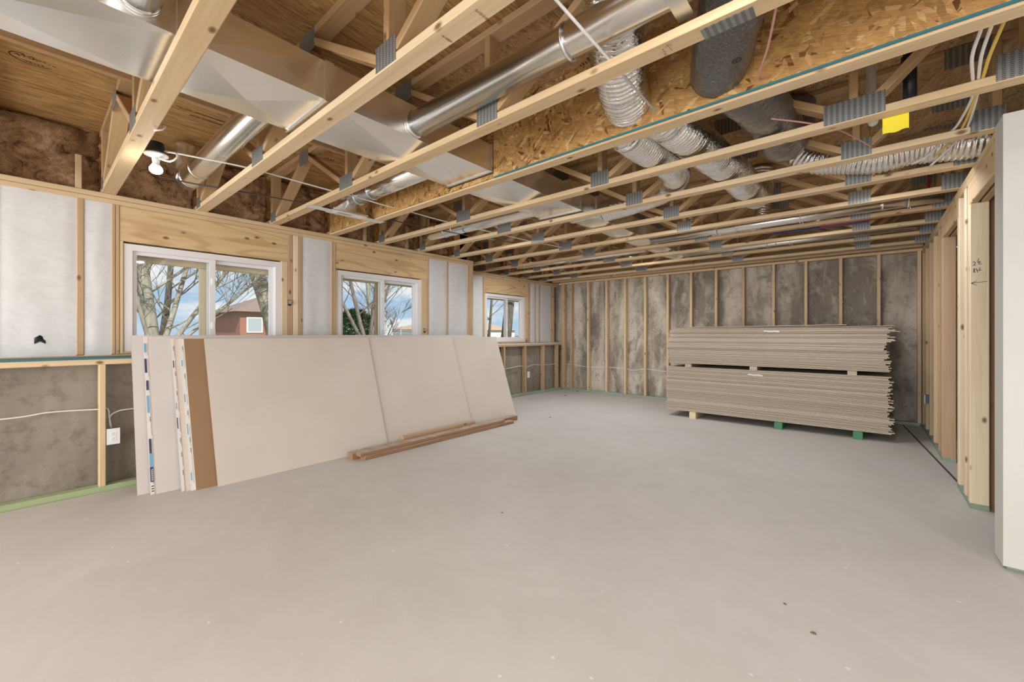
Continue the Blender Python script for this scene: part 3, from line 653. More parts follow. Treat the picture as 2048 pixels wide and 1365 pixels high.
for k, (a, b) in enumerate(((TJ[3] + 0.09, TJ[4] - 0.002), (TJ[4] + 0.09, 3.40))):
    q = bar('rim_beam', (0.615, a, ZT), (0.655, b, ZD - 0.001), 'y', M['pine_web']); tag(q, 'vertical end board above the cream wall, %s the fifth truss' % ('before', 'after')[k], 'board', 'end boards at the right')

# ------------------------------------------------------------------ brown batts at the rim
def batt(y0, y1, xf, label, k):
    def d(s, t):
        p = Vector((s * (y1 - y0) * 6 + k * 5.1, t * 3.2, k * 1.7))
        e = min(s, 1 - s) * 6; e = min(1, e); g = min(1, min(t, 1 - t) * 8)
        return Vector((0.04 * mnoise.noise(p) + 0.05 * abs(mnoise.noise(p * 2.2)) + 0.012 * mnoise.noise(p * 7) - 0.05 * (1 - e * g), 0, 0))
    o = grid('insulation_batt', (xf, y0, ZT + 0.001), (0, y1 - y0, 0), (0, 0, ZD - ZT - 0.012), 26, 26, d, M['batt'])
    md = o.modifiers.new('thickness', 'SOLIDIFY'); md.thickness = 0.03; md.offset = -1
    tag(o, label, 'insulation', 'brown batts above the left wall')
lbl = ['brown fibrous batt at far left in front of the first truss', 'brown fibrous batt behind the glowing bulb between first and second trusses']
lbl += ['brown fibrous batt at the rim between %s and %s trusses' % (ORD[k], ORD[k + 1]) for k in range(1, 11)]
edges = [-0.30] + TJ
for k in range(12):
    a = (edges[k] + 0.092) if k else -0.6; b = edges[k + 1] - 0.003
    if k == 7: continue
    batt(a, b, XU - 0.085 if k < 7 else XU2 - 0.085, lbl[k], k)
batt(TJ[6] + 0.092, TJ[7] - 0.003, XU2 - 0.085, lbl[7], 7.5)
batt(-1.6, -0.62, XU - 0.085, 'brown fibrous batt at the rim behind the photographer', 13)
bl = bar('rim_block', (XU - 0.058, 0.226, ZT + 0.001), (XU - 0.02, 0.262, ZT + 0.262), 'z', M['pine']); tag(bl, 'short upright block in front of the leftmost brown batt', 'wood block')
for k, y in enumerate((2.62, 3.22)):
    b2 = bar('rim_block', (XU - 0.058, y, ZT + 0.001), (XU - 0.02, y + 0.036, ZT + 0.30), 'z', M['pine_web'])
    tag(b2, 'upright rim block on the left wall behind the %s truss' % ORD[3 + k], 'wood block')

# ------------------------------------------------------------------ trunk duct
def duct_section(x0, x1, y0, y1, z0, z1, parent, x0b=None):
    """sheet metal box with X shaped stiffening creases on bottom and sides"""
    x0b = x0 if x0b is None else x0b; V = []; F = []
    A = [(x0, y0), (x1, y0), (x1, y1), (x0b, y1)]
    V = [(x, y, z0) for x, y in A] + [(x, y, z1) for x, y in A]
    cx = (x0 + x1 + x0b + x1) / 4; cy = (y0 + y1) / 2; cz = (z0 + z1) / 2
    V += [(cx, cy, z0 - 0.036), (x1 + 0.006, cy, cz), ((x0 + x0b) / 2 - 0.008, cy, cz)]
    F += [(1, 0, 8), (2, 1, 8), (3, 2, 8), (0, 3, 8), (1, 2, 9), (2, 6, 9), (6, 5, 9), (5, 1, 9), (3, 0, 10), (7, 3, 10), (4, 7, 10), (0, 4, 10), (4, 5, 6, 7)]
    c = Vector((cx, cy, cz))
    return mesh('duct_section', [Vector(p) - c for p in V], F, M['galv'], parent, c)
def seam(x0, x1, y, z0, z1, parent):
    t = 0.012; parts = []
    for lo, hi in (((x0 - t, y - 0.022, z0 - t), (x1 + t, y + 0.022, z0 + 0.001)), ((x1 - 0.001, y - 0.022, z0), (x1 + t, y + 0.022, z1)), ((x0 - t, y - 0.022, z0), (x0 + 0.001, y + 0.022, z1))):
        lo, hi = Vector(lo), Vector(hi); v, f = boxdata(*(hi - lo)); c = (lo + hi) / 2 - Vector((x0, y, z0)); parts.append(([Vector(p) + c for p in v], f))
    V, F = join(parts); return mesh('duct_seam', V, F, M['galv'], parent, (x0, y, z0))
DX0, DX1, DZ0, DZ1 = -2.545, -2.07, 2.372, 2.565
td = empty('trunk_duct', (-2.3, 0.4, DZ0)); tag(td, 'long rectangular galvanised trunk duct running through the trusses', 'duct')
cuts = [-2.0, -0.82, 0.40, 0.985, 2.19, 3.42]
for a, b in zip(cuts, cuts[1:]): duct_section(DX0, DX1, a, b, DZ0, DZ1, td)
duct_section(DX0, DX1, 3.42, 3.72, DZ0, DZ1, td, -2.36)
for a, b in ((3.72, 4.9), (4.9, 6.1), (6.1, 6.75)): duct_section(-2.36, DX1, a, b, DZ0, DZ1, td)
for y in cuts[1:]: seam(DX0, DX1, y, DZ0, DZ1, td)
for y in (3.72, 4.9, 6.1): seam(-2.36, DX1, y, DZ0, DZ1, td)
box('duct_end_cap', (-2.365, 6.75, DZ0 - 0.004), (DX1 + 0.005, 6.757, DZ1 + 0.004), M['galv'], td)

# ------------------------------------------------------------------ round metal pipes
def ring(name, c, axis, r, w, mat, parent):
    c = Vector(c); ax = Vector(axis).normalized()
    return tube(name, [c - ax * w / 2, c + ax * w / 2], r, mat, parent, 28, straight=True)
def pipe(name, pts, r, label, joints=(), parent=None, group='round galvanised branch pipes', cat='duct', mat='galv_pipe'):
    e = empty(name, pts[0]); tag(e, label, cat, group)
    P = [Vector(p) for p in pts]
    tube('pipe', P, r, M[mat], e, 32, 0.03, straight=len(P) == 2)
    for j in joints: ring('collar', j[0], j[1], r + 0.004, j[2] if len(j) > 2 else 0.012, M['galv'], e)
    return e
R6 = 0.074
pipe('round_duct', [(DX1, 1.515, 2.452), (1.6, 1.515, 2.452)], 0.073, 'long round galvanised pipe rising from trunk duct between second and third trusses', [((DX1 + 0.012, 1.515, 2.452), (1, 0, 0), 0.02), ((-0.98, 1.515, 2.452), (1, 0, 0)), ((-0.53, 1.515, 2.452), (1, 0, 0), 0.03)])
pB = pipe('round_duct', [(DX0, 0.845, 2.452), (-4.12, 0.845, 2.452), (-4.22, 0.845, 2.458), (-4.30, 0.845, 2.50), (-4.33, 0.845, 2.57), (-4.33, 0.845, 2.78)], R6, 'round galvanised pipe with an elbow beside the glowing bulb', [((-3.86, 0.845, 2.452), (1, 0, 0)), ((-4.14, 0.845, 2.452), (1, 0, 0)), ((-4.235, 0.845, 2.462), (0.9, 0, -0.45))])
pC = pipe('round_duct', [(DX0, 1.965, 2.452), (-3.62, 1.965, 2.452)], R6, 'round galvanised pipe in front of strand board ending at a register boot', [((-3.30, 1.965, 2.452), (1, 0, 0)), ((-3.52, 1.965, 2.452), (1, 0, 0))])
pipe('round_duct', [(DX0, 3.31, 2.452), (-4.15, 3.31, 2.452), (-4.24, 3.31, 2.458), (-4.31, 3.31, 2.50), (-4.34, 3.31, 2.57), (-4.34, 3.31, 2.78)], R6, 'round galvanised pipe left of trunk duct between fifth and sixth trusses', [((-3.75, 3.31, 2.452), (1, 0, 0)), ((-3.9, 3.31, 2.452), (1, 0, 0))])
pipe('round_duct', [(DX1, 0.262, 2.462), (-0.9, 0.262, 2.462)], 0.068, 'round take-off pipe at the top edge on the side of the trunk duct', [((DX1 + 0.012, 0.262, 2.462), (1, 0, 0), 0.018)])
pipe('round_duct', [(-2.065, 5.08, 2.375), (0.49, 5.08, 2.375)], 0.052, 'slim silver pipe between the eighth and ninth trusses', [((-1.1, 5.08, 2.375), (1, 0, 0)), ((0.1, 5.08, 2.375), (1, 0, 0))])
pipe('round_duct', [(-2.065, 6.27, 2.37), (0.40, 6.27, 2.37)], 0.040, 'slim silver pipe between the tenth and eleventh trusses', [((-0.9, 6.27, 2.37), (1, 0, 0))])
pipe('round_duct', [(-2.365, 5.62, 2.39), (-4.7, 5.62, 2.39)], 0.050, 'silver pipe left of trunk duct beyond the ninth truss', [((-3.6, 5.62, 2.39), (1, 0, 0))])

# register boot with its hanger strip between third and fourth trusses
rb = empty('register_boot', (-3.69, 1.95, ZT)); tag(rb, 'galvanised register boot on a flat white strip with a paper sticker', 'register')
def boot():
    n = 16; V = []; F = []; c = Vector((-3.69, 1.93, 0)); 
    for k in range(n):
        a = 2 * math.pi * k / n; ca, sa = math.cos(a), math.sin(a); m = max(abs(ca), abs(sa))
        V.append((ca / m * 0.07, sa / m * 0.15, ZT + 0.012)); 
    for k in range(n):
        a = 2 * math.pi * k / n; V.append((math.cos(a) * 0.076, math.sin(a) * 0.076, ZT + 0.115))
    for k in range(n):
        a = 2 * math.pi * k / n; V.append((math.cos(a) * 0.076, math.sin(a) * 0.076, ZT + 0.21))
    for r in range(2):
        for k in range(n): F.append((r * n + k, r * n + (k + 1) % n, (r + 1) * n + (k + 1) % n, (r + 1) * n + k))
    F.append(tuple(range(2 * n, 3 * n)))
    return mesh('boot', V, F, M['galv'], rb, c)
boot()
box('hanger_strip', (-3.735, 1.56, ZT - 0.0035), (-3.645, 2.30, ZT - 0.001), M['bar_white'], rb)
box('flange', (-3.77, 1.76, ZT - 0.001), (-3.61, 2.10, ZT + 0.013), M['galv'], rb)
st = box('sticker', (-3.727, 1.80, ZT - 0.0045), (-3.653, 2.10, ZT - 0.0035), M['sticker'], rb)
strokes('barcode', [[(-3.70, 1.84 + 0.011 * k), (-3.665, 1.84 + 0.011 * k)] for k in range(12)], lambda x, y: (x, y, ZT - 0.0052), 0.005, M['ink'], rb, (0, 0, 1))

# galvanised hanger strap, white bar and cables up by the long pipe
hs = empty('hanger_strap', (-0.53, 1.44, 2.37)); tag(hs, 'flat galvanised strap crossing under the long round pipe', 'strap')
box('strap', (-0.545, 1.10, 2.368), (-0.485, 1.60, 2.371), M['steel'], hs); box('strap_tail', (-0.545, 1.10, 2.371), (-0.485, 1.103, 2.62), M['steel'], hs)
wb_ = tube('white_bar', [(-0.825, 1.07, 2.36), (-0.83, 2.10, 2.335)], 0.006, M['bar_white'], None, 8, straight=True); tag(wb_, 'thin straight white bar lying across the long pipe', 'bar')

# ------------------------------------------------------------------ flexible ducts
def flex(name, pts, r, label, mat='foil', pitch=0.026, amp=0.12, seed=1, group='flexible ducts', n=36):
    path = catmull(pts, pitch / 4); c = path[0].copy(); path = [p - c for p in path]
    s = [0.0]
    for a, b in zip(path, path[1:]): s.append(s[-1] + (b - a).length)
    def rad(i):
        def g(an):
            ph = 2 * math.pi * s[i] / pitch + an * 0.6
            q = mnoise.noise(Vector((s[i] * 14 + seed * 7, math.cos(an) * 2.2, math.sin(an) * 2.2)))
            return r * (1 + amp * (abs(math.sin(ph / 2)) - 0.5) + 0.045 * q)
        return g
    v, f = tubedata(path, rad, n)
    o = mesh(name, v, f, M[mat], None, c, None, True); tag(o, label, 'flexible duct', group); return o
flex('foil_flex_duct', [(-0.60, 1.27, 2.69), (-0.72, 1.42, 2.692), (-0.79, 1.56, 2.665), (-0.87, 1.72, 2.588), (-0.975, 2.0, 2.50), (-1.02, 2.20, 2.47)], 0.122, 'shiny foil flexible duct entering the strand board panel', seed=1)
flex('foil_flex_duct', [(-1.05, 1.18, 2.70), (-0.86, 1.26, 2.725), (-0.64, 1.33, 2.715)], 0.085, 'crumpled foil duct at the top edge above the long round pipe', seed=9)
bf = flex('black_flex_duct', [(-0.26, 1.22, 2.70), (-0.30, 1.45, 2.655), (-0.38, 1.75, 2.57), (-0.50, 2.05, 2.49), (-0.56, 2.20, 2.47)], 0.128, 'black wrapped flexible duct with a marker eight, before the strand board', 'black_film', 0.05, 0.02, 3)
flex('black_flex_duct', [(-0.54, 2.23, 2.47), (-0.50, 2.45, 2.475), (-0.45, 2.8, 2.485), (-0.43, 3.1, 2.485), (-0.43, 3.35, 2.50), (-0.40, 3.44, 2.62), (-0.40, 3.45, 2.78)], 0.128, 'grey black flexible duct end beyond the strand board panel', 'black_film', 0.05, 0.02, 5)
flex('foil_flex_duct', [(-0.96, 2.472, 2.515), (-0.935, 2.58, 2.50), (-0.88, 2.9, 2.478), (-0.84, 3.35, 2.475), (-0.81, 3.8, 2.475), (-0.80, 4.25, 2.475), (-0.80, 4.48, 2.51), (-0.80, 4.60, 2.62), (-0.80, 4.62, 2.78)], 0.118, 'long foil flexible duct crossing three trusses beside the black duct', seed=2)
flex('foil_flex_duct', [(-1.17, 2.46, 2.46), (-1.15, 2.75, 2.455), (-1.14, 3.05, 2.47), (-1.18, 3.4, 2.475), (-1.36, 3.68, 2.478), (-1.62, 3.80, 2.475), (-1.86, 3.86, 2.47), (-2.065, 3.88, 2.467)], 0.102, 'foil flexible duct bending towards the trunk duct', seed=4)
flex('foil_flex_duct', [(-0.47, 3.86, 2.81), (-0.44, 3.86, 2.66), (-0.32, 3.865, 2.52), (-0.15, 3.87, 2.47), (0.05, 3.88, 2.43), (0.25, 3.88, 2.44), (0.44, 3.885, 2.415), (0.56, 3.885, 2.408)], 0.10, 'foil flexible duct lying crosswise near the right wall', seed=6)
flex('foil_flex_duct', [(-1.75, 5.58, 2.80), (-1.70, 5.58, 2.60), (-1.55, 5.58, 2.47), (-1.3, 5.59, 2.44), (-1.05, 5.58, 2.45), (-0.95, 5.58, 2.55), (-0.92, 5.58, 2.80)], 0.075, 'short far foil flexible duct behind the ninth truss', seed=8)
el = empty('metal_elbow', (-1.2, 2.38, 2.45)); tag(el, 'smooth galvanised elbow joined to foil duct behind strand board', 'duct elbow')
tube('elbow', [(-1.24, 2.33, 2.78), (-1.235, 2.335, 2.62), (-1.22, 2.36, 2.52), (-1.19, 2.42, 2.465), (-1.17, 2.48, 2.46)], 0.088, M['galv'], el, 24, 0.03)
ring('collar', (-1.168, 2.475, 2.46), (0.05, 1, 0), 0.106, 0.03, M['galv'], el)
bx_ = duct_section(-1.12, -0.80, 2.33, 2.47, 2.40, 2.60, el)
# marker eight on the near black duct
EIGHT = [[(-0.4472, 1.9868, 2.3722), (-0.4407, 1.9819, 2.3739), (-0.4351, 1.992, 2.3748), (-0.4349, 2.0054, 2.3744), (-0.4407, 2.003, 2.3722), (-0.4468, 1.9951, 2.3709), (-0.4472, 1.9868, 2.3722)], [(-0.4351, 1.992, 2.3748), (-0.4248, 1.9877, 2.3804), (-0.4178, 1.9989, 2.383), (-0.4196, 2.0105, 2.381), (-0.4282, 2.0111, 2.3762), (-0.4331, 2.0043, 2.3749)]]
strokes('marker_eight', EIGHT, lambda x, y, z: (x, y, z), 0.004, M['ink'], bf, (0.2, -0.5, -0.8))
tube('coax_cable', [(-0.235, 1.66, 2.33), (-0.30, 1.9, 2.33), (-0.355, 2.06, 2.335), (-0.375, 2.17, 2.355)], 0.0045, M['cable_pink'], None, 8) and None
cb = bpy.data.objects['coax_cable']; tag(cb, 'thin pink cable hanging beside the black wrapped duct', 'cable')

# ------------------------------------------------------------------ bulb holder on the first truss
def lamp(x, y, z, energy, label):
    e = empty('bulb_holder', (x, y, z)); tag(e, label, 'lamp', 'bulb holders on the trusses')
    def lathe(name, prof, mat, n=28, c=(x, y, z)):
        V, F = [], []
        for r, h in prof:
            for k in range(n): a = 2 * math.pi * k / n; V.append((r * math.cos(a), r * math.sin(a), h))
        for i in range(len(prof) - 1):
            for k in range(n): F.append((i * n + k, i * n + (k + 1) % n, (i + 1) * n + (k + 1) % n, (i + 1) * n + k))
        F += [tuple(range(n))[::-1], tuple(range((len(prof) - 1) * n, len(prof) * n))]
        return mesh(name, V, F, mat, e, c, None, True)
    lathe('junction_box', [(0.050, 0.008), (0.047, 0.03), (0.040, 0.078), (0.036, 0.08)], M['black'])
    lathe('holder_base', [(0.058, 0.008), (0.063, 0.004), (0.062, -0.002), (0.05, -0.006), (0.03, -0.014), (0.021, -0.020)], M['plastic_white'])
    lathe('socket', [(0.021, -0.020), (0.022, -0.026), (0.019, -0.044), (0.018, -0.05)], M['plastic_white'])
    lathe('bulb_neck', [(0.018, -0.05), (0.021, -0.058), (0.027, -0.072)], M['plastic_white'])
    lathe('bulb', [(0.027, -0.072), (0.033, -0.082), (0.0345, -0.094), (0.031, -0.106), (0.02, -0.116), (0.006, -0.120)], M['bulb'])
    d = bpy.data.lights.new('bulb_light', 'POINT'); d.energy = energy; d.color = (1, 0.95, 0.87); d.shadow_soft_size = 0.035
    o = bpy.data.objects.new('bulb_light', d); link(o, e, (x, y, z - 0.165))
lamp(-3.45, 0.525, 2.335, 2.2, 'white bulb holder with glowing bulb under a black box on the first truss')
# fill lights added to brighten the room
def fill_disc(x, y, z, energy, label):
    e = empty('added_fill_light', (x, y, z)); tag(e, label, 'fill light', 'added fill lights at the trusses')
    ring('housing', (x, y, z + 0.006), (0, 0, 1), 0.062, 0.011, M['plastic_white'], e)
    ring('fill_diffuser', (x, y, z - 0.001), (0, 0, 1), 0.055, 0.002, M['fill_diffuser'], e)
    box('bracket', (x - 0.015, y - 0.092, z + 0.011), (x + 0.015, y, z + 0.014), M['steel'], e)
    d = bpy.data.lights.new('fill_glow', 'AREA'); d.energy = energy; d.color = (0.97, 0.985, 1.0); d.shape = 'DISK'; d.size = 0.11
    link(bpy.data.objects.new('fill_glow', d), e, (x, y, z - 0.0035))
FILL_DISCS = [(-3.40, 5, 17, 'beside the left cable behind the sixth truss'), (-1.62, 6, 14, 'right of the trunk duct behind the seventh truss'), (-4.2, 8, 38, 'near the recessed wall behind the ninth truss'),
          (-2.75, 9, 36, 'left of the trunk duct behind the tenth truss'), (0.05, 6, 18, 'by the right wall behind the seventh truss'), (-0.40, 8, 16, 'above the drywall stack behind the ninth truss')]
for x, k, en, l in FILL_DISCS: fill_disc(x, TJ[k] + 0.089 + 0.093, 2.366, en * 0.46, 'added flat fill light ' + l)
for x, y, en, l in ((-0.30, 1.16, 40, 'overhead near the photographer'), (1.75, 1.16, 30, 'overhead to the right of the frame'), (-1.2, -1.2, 40, 'behind the photographer'), (-3.2, -1.6, 36, 'behind the photographer by the left wall'), (0.9, -2.2, 36, 'far behind the photographer')):
    fill_disc(x, y, 2.366, en * 0.42, 'added flat fill light ' + l)
def cable(name, pts, r, mat, label, n=8, group=None):
    o = tube(name, pts, r, M[mat], None, n, 0.03); tag(o, label, 'cable', group); return o
cable('lamp_cable', [(-3.42, 0.56, 2.36), (-3.36, 0.61, 2.35), (-3.34, 0.61, 2.315), (-3.37, 0.58, 2.29), (-3.435, 0.538, 2.315)], 0.006, 'cable_white', 'white cable loop curling out of the bulb holder')
cable('ceiling_cable', [(-3.42, 0.565, 2.368), (-3.33, 0.75, 2.352), (-3.30, 0.95, 2.357), (-3.29, 1.10, 2.356), (-3.3, 1.56, 2.356), (-3.3, 1.84, 2.357), (-3.3, 2.07, 2.352), (-3.3, 2.3, 2.356), (-3.3, 2.65, 2.352), (-3.3, 2.9, 2.356), (-3.25, 3.5, 2.356), (-3.2, 4.1, 2.356), (-3.1, 4.7, 2.356)], 0.0055, 'cable_white', 'long white cable running from bulb holder across the trusses')
cable('ceiling_cable', [(-3.98, 0.62, 2.36), (-3.95, 0.80, 2.354), (-3.9, 1.0, 2.353), (-3.85, 1.3, 2.357), (-3.8, 1.62, 2.356), (-3.74, 1.85, 2.352), (-3.7, 2.25, 2.355), (-3.65, 2.85, 2.356), (-3.55, 3.5, 2.356), (-3.4, 4.1, 2.356)], 0.0055, 'dark_cable', 'long dark cable running across the trusses near the left wall')
cable('ceiling_cable', [(-2.95, 0.44, 2.30), (-2.94, 0.475, 2.315), (-2.955, 0.49, 2.345), (-3.0, 0.49, 2.36)], 0.0045, 'cable_white', 'short white cable end showing beside the first truss')
CR = [((0.345, 2.20, 2.44), (0.335, 2.42, 2.39), (0.33, 2.58, 2.36), (0.36, 2.80, 2.355), (0.385, 3.0, 2.353), (0.375, 3.35, 2.354), (0.35, 3.48, 2.355), (0.29, 3.74, 2.335), (0.22, 3.85, 2.33)),
      ((0.372, 2.20, 2.44), (0.362, 2.42, 2.39), (0.36, 2.6, 2.365), (0.378, 2.80, 2.356), (0.40, 3.0, 2.354), (0.42, 3.4, 2.354), (0.41, 3.55, 2.354), (0.36, 3.76, 2.33), (0.31, 3.9, 2.31)),
      ((0.405, 2.20, 2.42), (0.39, 2.45, 2.378), (0.385, 2.62, 2.36), (0.392, 2.80, 2.354), (0.395, 3.0, 2.351), (0.40, 3.4, 2.352), (0.37, 3.6, 2.34), (0.32, 3.78, 2.33))]
for k, p in enumerate(CR):
    cable('wall_cable', p, 0.0065, ('cable_white', 'cable_white', 'cable_yellow')[k], ('outer white cable hanging by the right wall trusses', 'middle white cable beside the yellow one by the right wall', 'yellow cable hanging by the right wall trusses')[k])
cable('coax_cable', [(-0.40, 2.62, 2.36), (-0.28, 2.75, 2.352), (-0.15, 2.95, 2.354), (-0.06, 3.2, 2.36), (0.02, 3.42, 2.354)], 0.0045, 'cable_pink', 'thin pink cable crossing between fifth and sixth trusses')
for k, (y, m, l) in enumerate(((5.74, 'pex_red', 'red plastic water line crossing far trusses'), (5.80, 'pex_blue', 'blue plastic water line crossing far trusses'))):
    cable('water_line', [(-0.85 + 0.5 * (1 - k), y, 2.40), (-0.4, y + 0.01, 2.39), (0.1, y - 0.01, 2.40), (0.38, y, 2.42), (0.44, y, 2.55), (0.45, y, 2.815)] if k == 0 else [(-1.0, y, 2.815), (-0.98, y, 2.5), (-0.9, y, 2.41), (-0.6, y + 0.02, 2.40), (-0.2, y, 2.39), (0.0, y, 2.40)], 0.011, m, l)
for k, (x, y, r) in enumerate(((-1.30, 5.08, 0.058), (-0.52, 5.08, 0.058), (0.27, 5.08, 0.058), (-1.0, 6.27, 0.046), (-0.75, 6.27, 0.046))):
    zc = 2.375 if y < 6 else 2.37
    z = tube('cable_tie', [(x + 0.004 * math.sin(a), y + r * math.cos(a), zc + r * math.sin(a)) for a in [q * 2 * math.pi / 14 for q in range(15)]] + [(x + 0.01, y + r, zc - 0.02), (x + 0.014, y + r + 0.004, zc - r)], 0.004, M['cable_white'], None, 6, 0.02)
    tag(z, ('leftmost', 'middle', 'rightmost', 'left', 'right')[k] + (' looped white tie on the pipe between eighth and ninth trusses' if y < 6 else ' looped white tie on the pipe between tenth and eleventh trusses'), 'tie', 'ties on the nearer slim pipe' if y < 6 else 'ties on the farther slim pipe')

# drain pipes and yellow tag
ab = empty('drain_pipe', (0.15, 3.02, 2.36)); tag(ab, 'black plastic drain pipe hanging near the right wall', 'pipe')
tube('pipe', [(0.165, 3.02, 2.82), (0.165, 3.02, 2.36)], 0.028, M['abs'], ab, 16, straight=True); ring('hub', (0.165, 3.02, 2.63), (0, 0, 1), 0.036, 0.05, M['abs'], ab)
pv = empty('vent_pipe', (0.0, 3.0, 2.36)); tag(pv, 'white plastic pipe standing left of the black drain pipe', 'pipe')
tube('pipe', [(0.012, 3.10, 2.82), (0.012, 3.10, 2.6), (0.015, 3.09, 2.42), (0.02, 3.06, 2.37)], 0.022, M['pvc'], pv, 16, 0.04)
yt = grid('tag_paper', (0.055, TJ[4] + 0.0905, 2.232), (0.10, 0, 0), (0, 0, 0.085), 8, 6, lambda s, t: Vector((0, 0.006 * math.sin(s * 6) * (1 - t), 0.004 * math.sin(s * 9))), M['yellow_paper']); tag(yt, 'bright yellow paper tag hanging from the fifth truss', 'tag')

# ------------------------------------------------------------------ drywall leaning on the left wall
def lean_sheet(bx, y0, y1, dx, mat, label, group='drywall sheets leaning on the left wall', t=0.0125, edge='gyp_edge', h=1.219, skew=0.0):
    """sheet standing on its long edge, bottom front edge at x=bx, leaning back by dx"""
    an = math.asin(dx / h); L = y1 - y0
    e = empty('drywall_sheet', (bx, y0, 0)); tag(e, label, 'drywall', group)
    # local: X along the wall, Y up the sheet, Z thickness (front face +)
    def lb(name, x0, x1, ya, yb, za, zb, m):
        v, f = boxdata(x1 - x0, yb - ya, zb - za); c = Vector(((x0 + x1) / 2, (ya + yb) / 2, (za + zb) / 2))
        ux, uy, uz = Vector((0, 1, 0)), Vector((-math.sin(an), 0, math.cos(an))), Vector((math.cos(an), 0, math.sin(an)))
        R = Matrix((ux, uy, uz)).transposed()
        w = Vector((bx, y0, 0.001)) + R @ c
        return mesh(name, v, f, m, e, w, R.to_euler())
    lb('board', 0, L, 0.0, h, -t, 0, M[mat])
    lb('end_edge', -0.0008, 0.0002, 0.002, h - 0.002, -t, -0.0004, M[edge])
    return e, lb
lean_sheet(-4.085, 0.517, 4.17, 0.30, 'gyp_white', 'leftmost white drywall sheet leaning nearest the outlet')
e2, lb2 = lean_sheet(-4.030, 0.583, 4.22, 0.33, 'tape', 'second leaning drywall sheet showing blue printed end tape')
lean_sheet(-4.014, 0.612, 4.25, 0.332, 'gyp_white', 'wide white faced leaning sheet right of the blue tape', edge='gyp_brown')
e5, lb5 = lean_sheet(-3.935, 0.748, 4.35, 0.396, 'tape', 'leaning sheet with the first narrow navy printed tape')
lean_sheet(-3.919, 0.772, 4.4, 0.397, 'gyp_beige', 'thin beige sliver of a leaning sheet between two printed tapes', edge='gyp_brown')
e7, lb7 = lean_sheet(-3.903, 0.800, 4.42, 0.398, 'tape', 'leaning sheet with printed tape beside the brown backing')
lean_sheet(-3.889, 0.828, 4.45, 0.398, 'gyp_brown', 'leaning sheet with brown paper backing turned outward')
lean_sheet(-3.875, 0.972, 4.60, 0.398, 'gyp_beige', 'beige leaning sheet showing its far end at the right', edge='gyp_brown')
lean_sheet(-3.859, 1.27, 3.71, 0.398, 'gyp_beige', 'beige leaning sheet between the two upright seams')
lean_sheet(-3.843, 0.958, 2.465, 0.398, 'gyp_beige', 'front beige leaning sheet right of the brown backing')
def prints(lb, w, seed, wide):
    r = random.Random(seed); y = 1.16
    while y > 0.10:
        n = 0.05 + r.random() * 0.10; q = r.random()
        m = M['navy'] if q < (0.42 if wide else 0.25) else (M['sky_blue'] if q < (0.75 if wide else 0.45) else None)
        a = 0.002 + r.random() * 0.004
        if m: lb('print', a, a + w * (0.5 if wide else 0.25), y - n, y, 0.0002, 0.0010, m)
        else:
            for k in range(4): lb('print', w * 0.55, w * 0.85, y - 0.012 - 0.009 * k, y - 0.008 - 0.009 * k, 0.0002, 0.0010, M['ink'])
        lb('print', w * 0.80, w * 0.84, y - n * 1.3, y, 0.0002, 0.0010, M['navy'])
        y -= n + 0.02 + r.random() * 0.05
    if wide:
        lb('print', 0.003, 0.024, 0.20, 0.30, 0.0011, 0.0016, M['sky_blue']); lb('print', 0.003, 0.024, 0.09, 0.198, 0.0011, 0.0016, M['navy'])
        for k in range(6): lb('print', 0.009, 0.012, 0.10 + k * 0.014, 0.109 + k * 0.014, 0.0017, 0.002, M['tape']); lb('print', 0.015, 0.020, 0.10 + k * 0.015, 0.11 + k * 0.015, 0.0017, 0.002, M['tape'])
        for k in range(3): lb('print', 0.006, 0.02, 0.02 + k * 0.018, 0.027 + k * 0.018, 0.0011, 0.0016, M['ink'])
prints(lb2, 0.028, 3, True); prints(lb5, 0.024, 8, False); prints(lb7, 0.026, 12, False)

# boards lying at the foot of the sheets
for args in (((-3.685, 2.06, 0.0), (-3.596, 4.22, 0.038), 'dusty', 'dusty brown board lying lowest and nearest on the floor by the leaning sheets'),
             ((-3.690, 2.02, 0.0385), (-3.604, 4.05, 0.0765), 'dusty', 'dusty brown board lying on top of the lowest floor board'),
             ((-3.790, 1.99, 0.0), (-3.700, 4.42, 0.062), 'dusty', 'longest reddish board lying behind the two stacked ones'),
             ((-3.806, 2.60, 0.0625), (-3.762, 3.66, 0.099), 'pine_tan', 'short pale stick resting on the boards against the leaning sheets')):
    lo, hi, m, l = args; b = bar('floor_board', lo, hi, 'y', M[m]); tag(b, l, 'board', 'boards at the foot of the leaning drywall')

# ------------------------------------------------------------------ drywall stack
SX0, SX1, SY0, SY1 = -2.255, 0.175, 6.14, 7.35
rnd = random.Random(5)
def stack_sheet(z, t, x0, x1, y0, y1, label, group, tilt=0.0):
    v, f = boxdata(x1 - x0, y1 - y0, t - 0.0026)
    o = mesh('drywall_sheet', v, f, M['gyp_edge'], None, ((x0 + x1) / 2, (y0 + y1) / 2, z + t / 2), (0, tilt, 0)); tag(o, label, 'drywall', group); return o
z = 0.088; T = 0.0127
for k in range(50):
    j = rnd.uniform(-0.02, 0.045) if k % 2 else rnd.uniform(-0.01, 0.03); q = rnd.uniform(-0.022, 0.012); w = rnd.uniform(-0.004, 0.004)
    stack_sheet(z, T, SX0 + q, SX1 + j - 0.01 * (k / 50), SY0 + w, SY1 + w, 'grey brown sheet edge in the lower bundle of the flat drywall stack', 'lower bundle of flat drywall'); z += T
zl = z; z = zl + 0.050
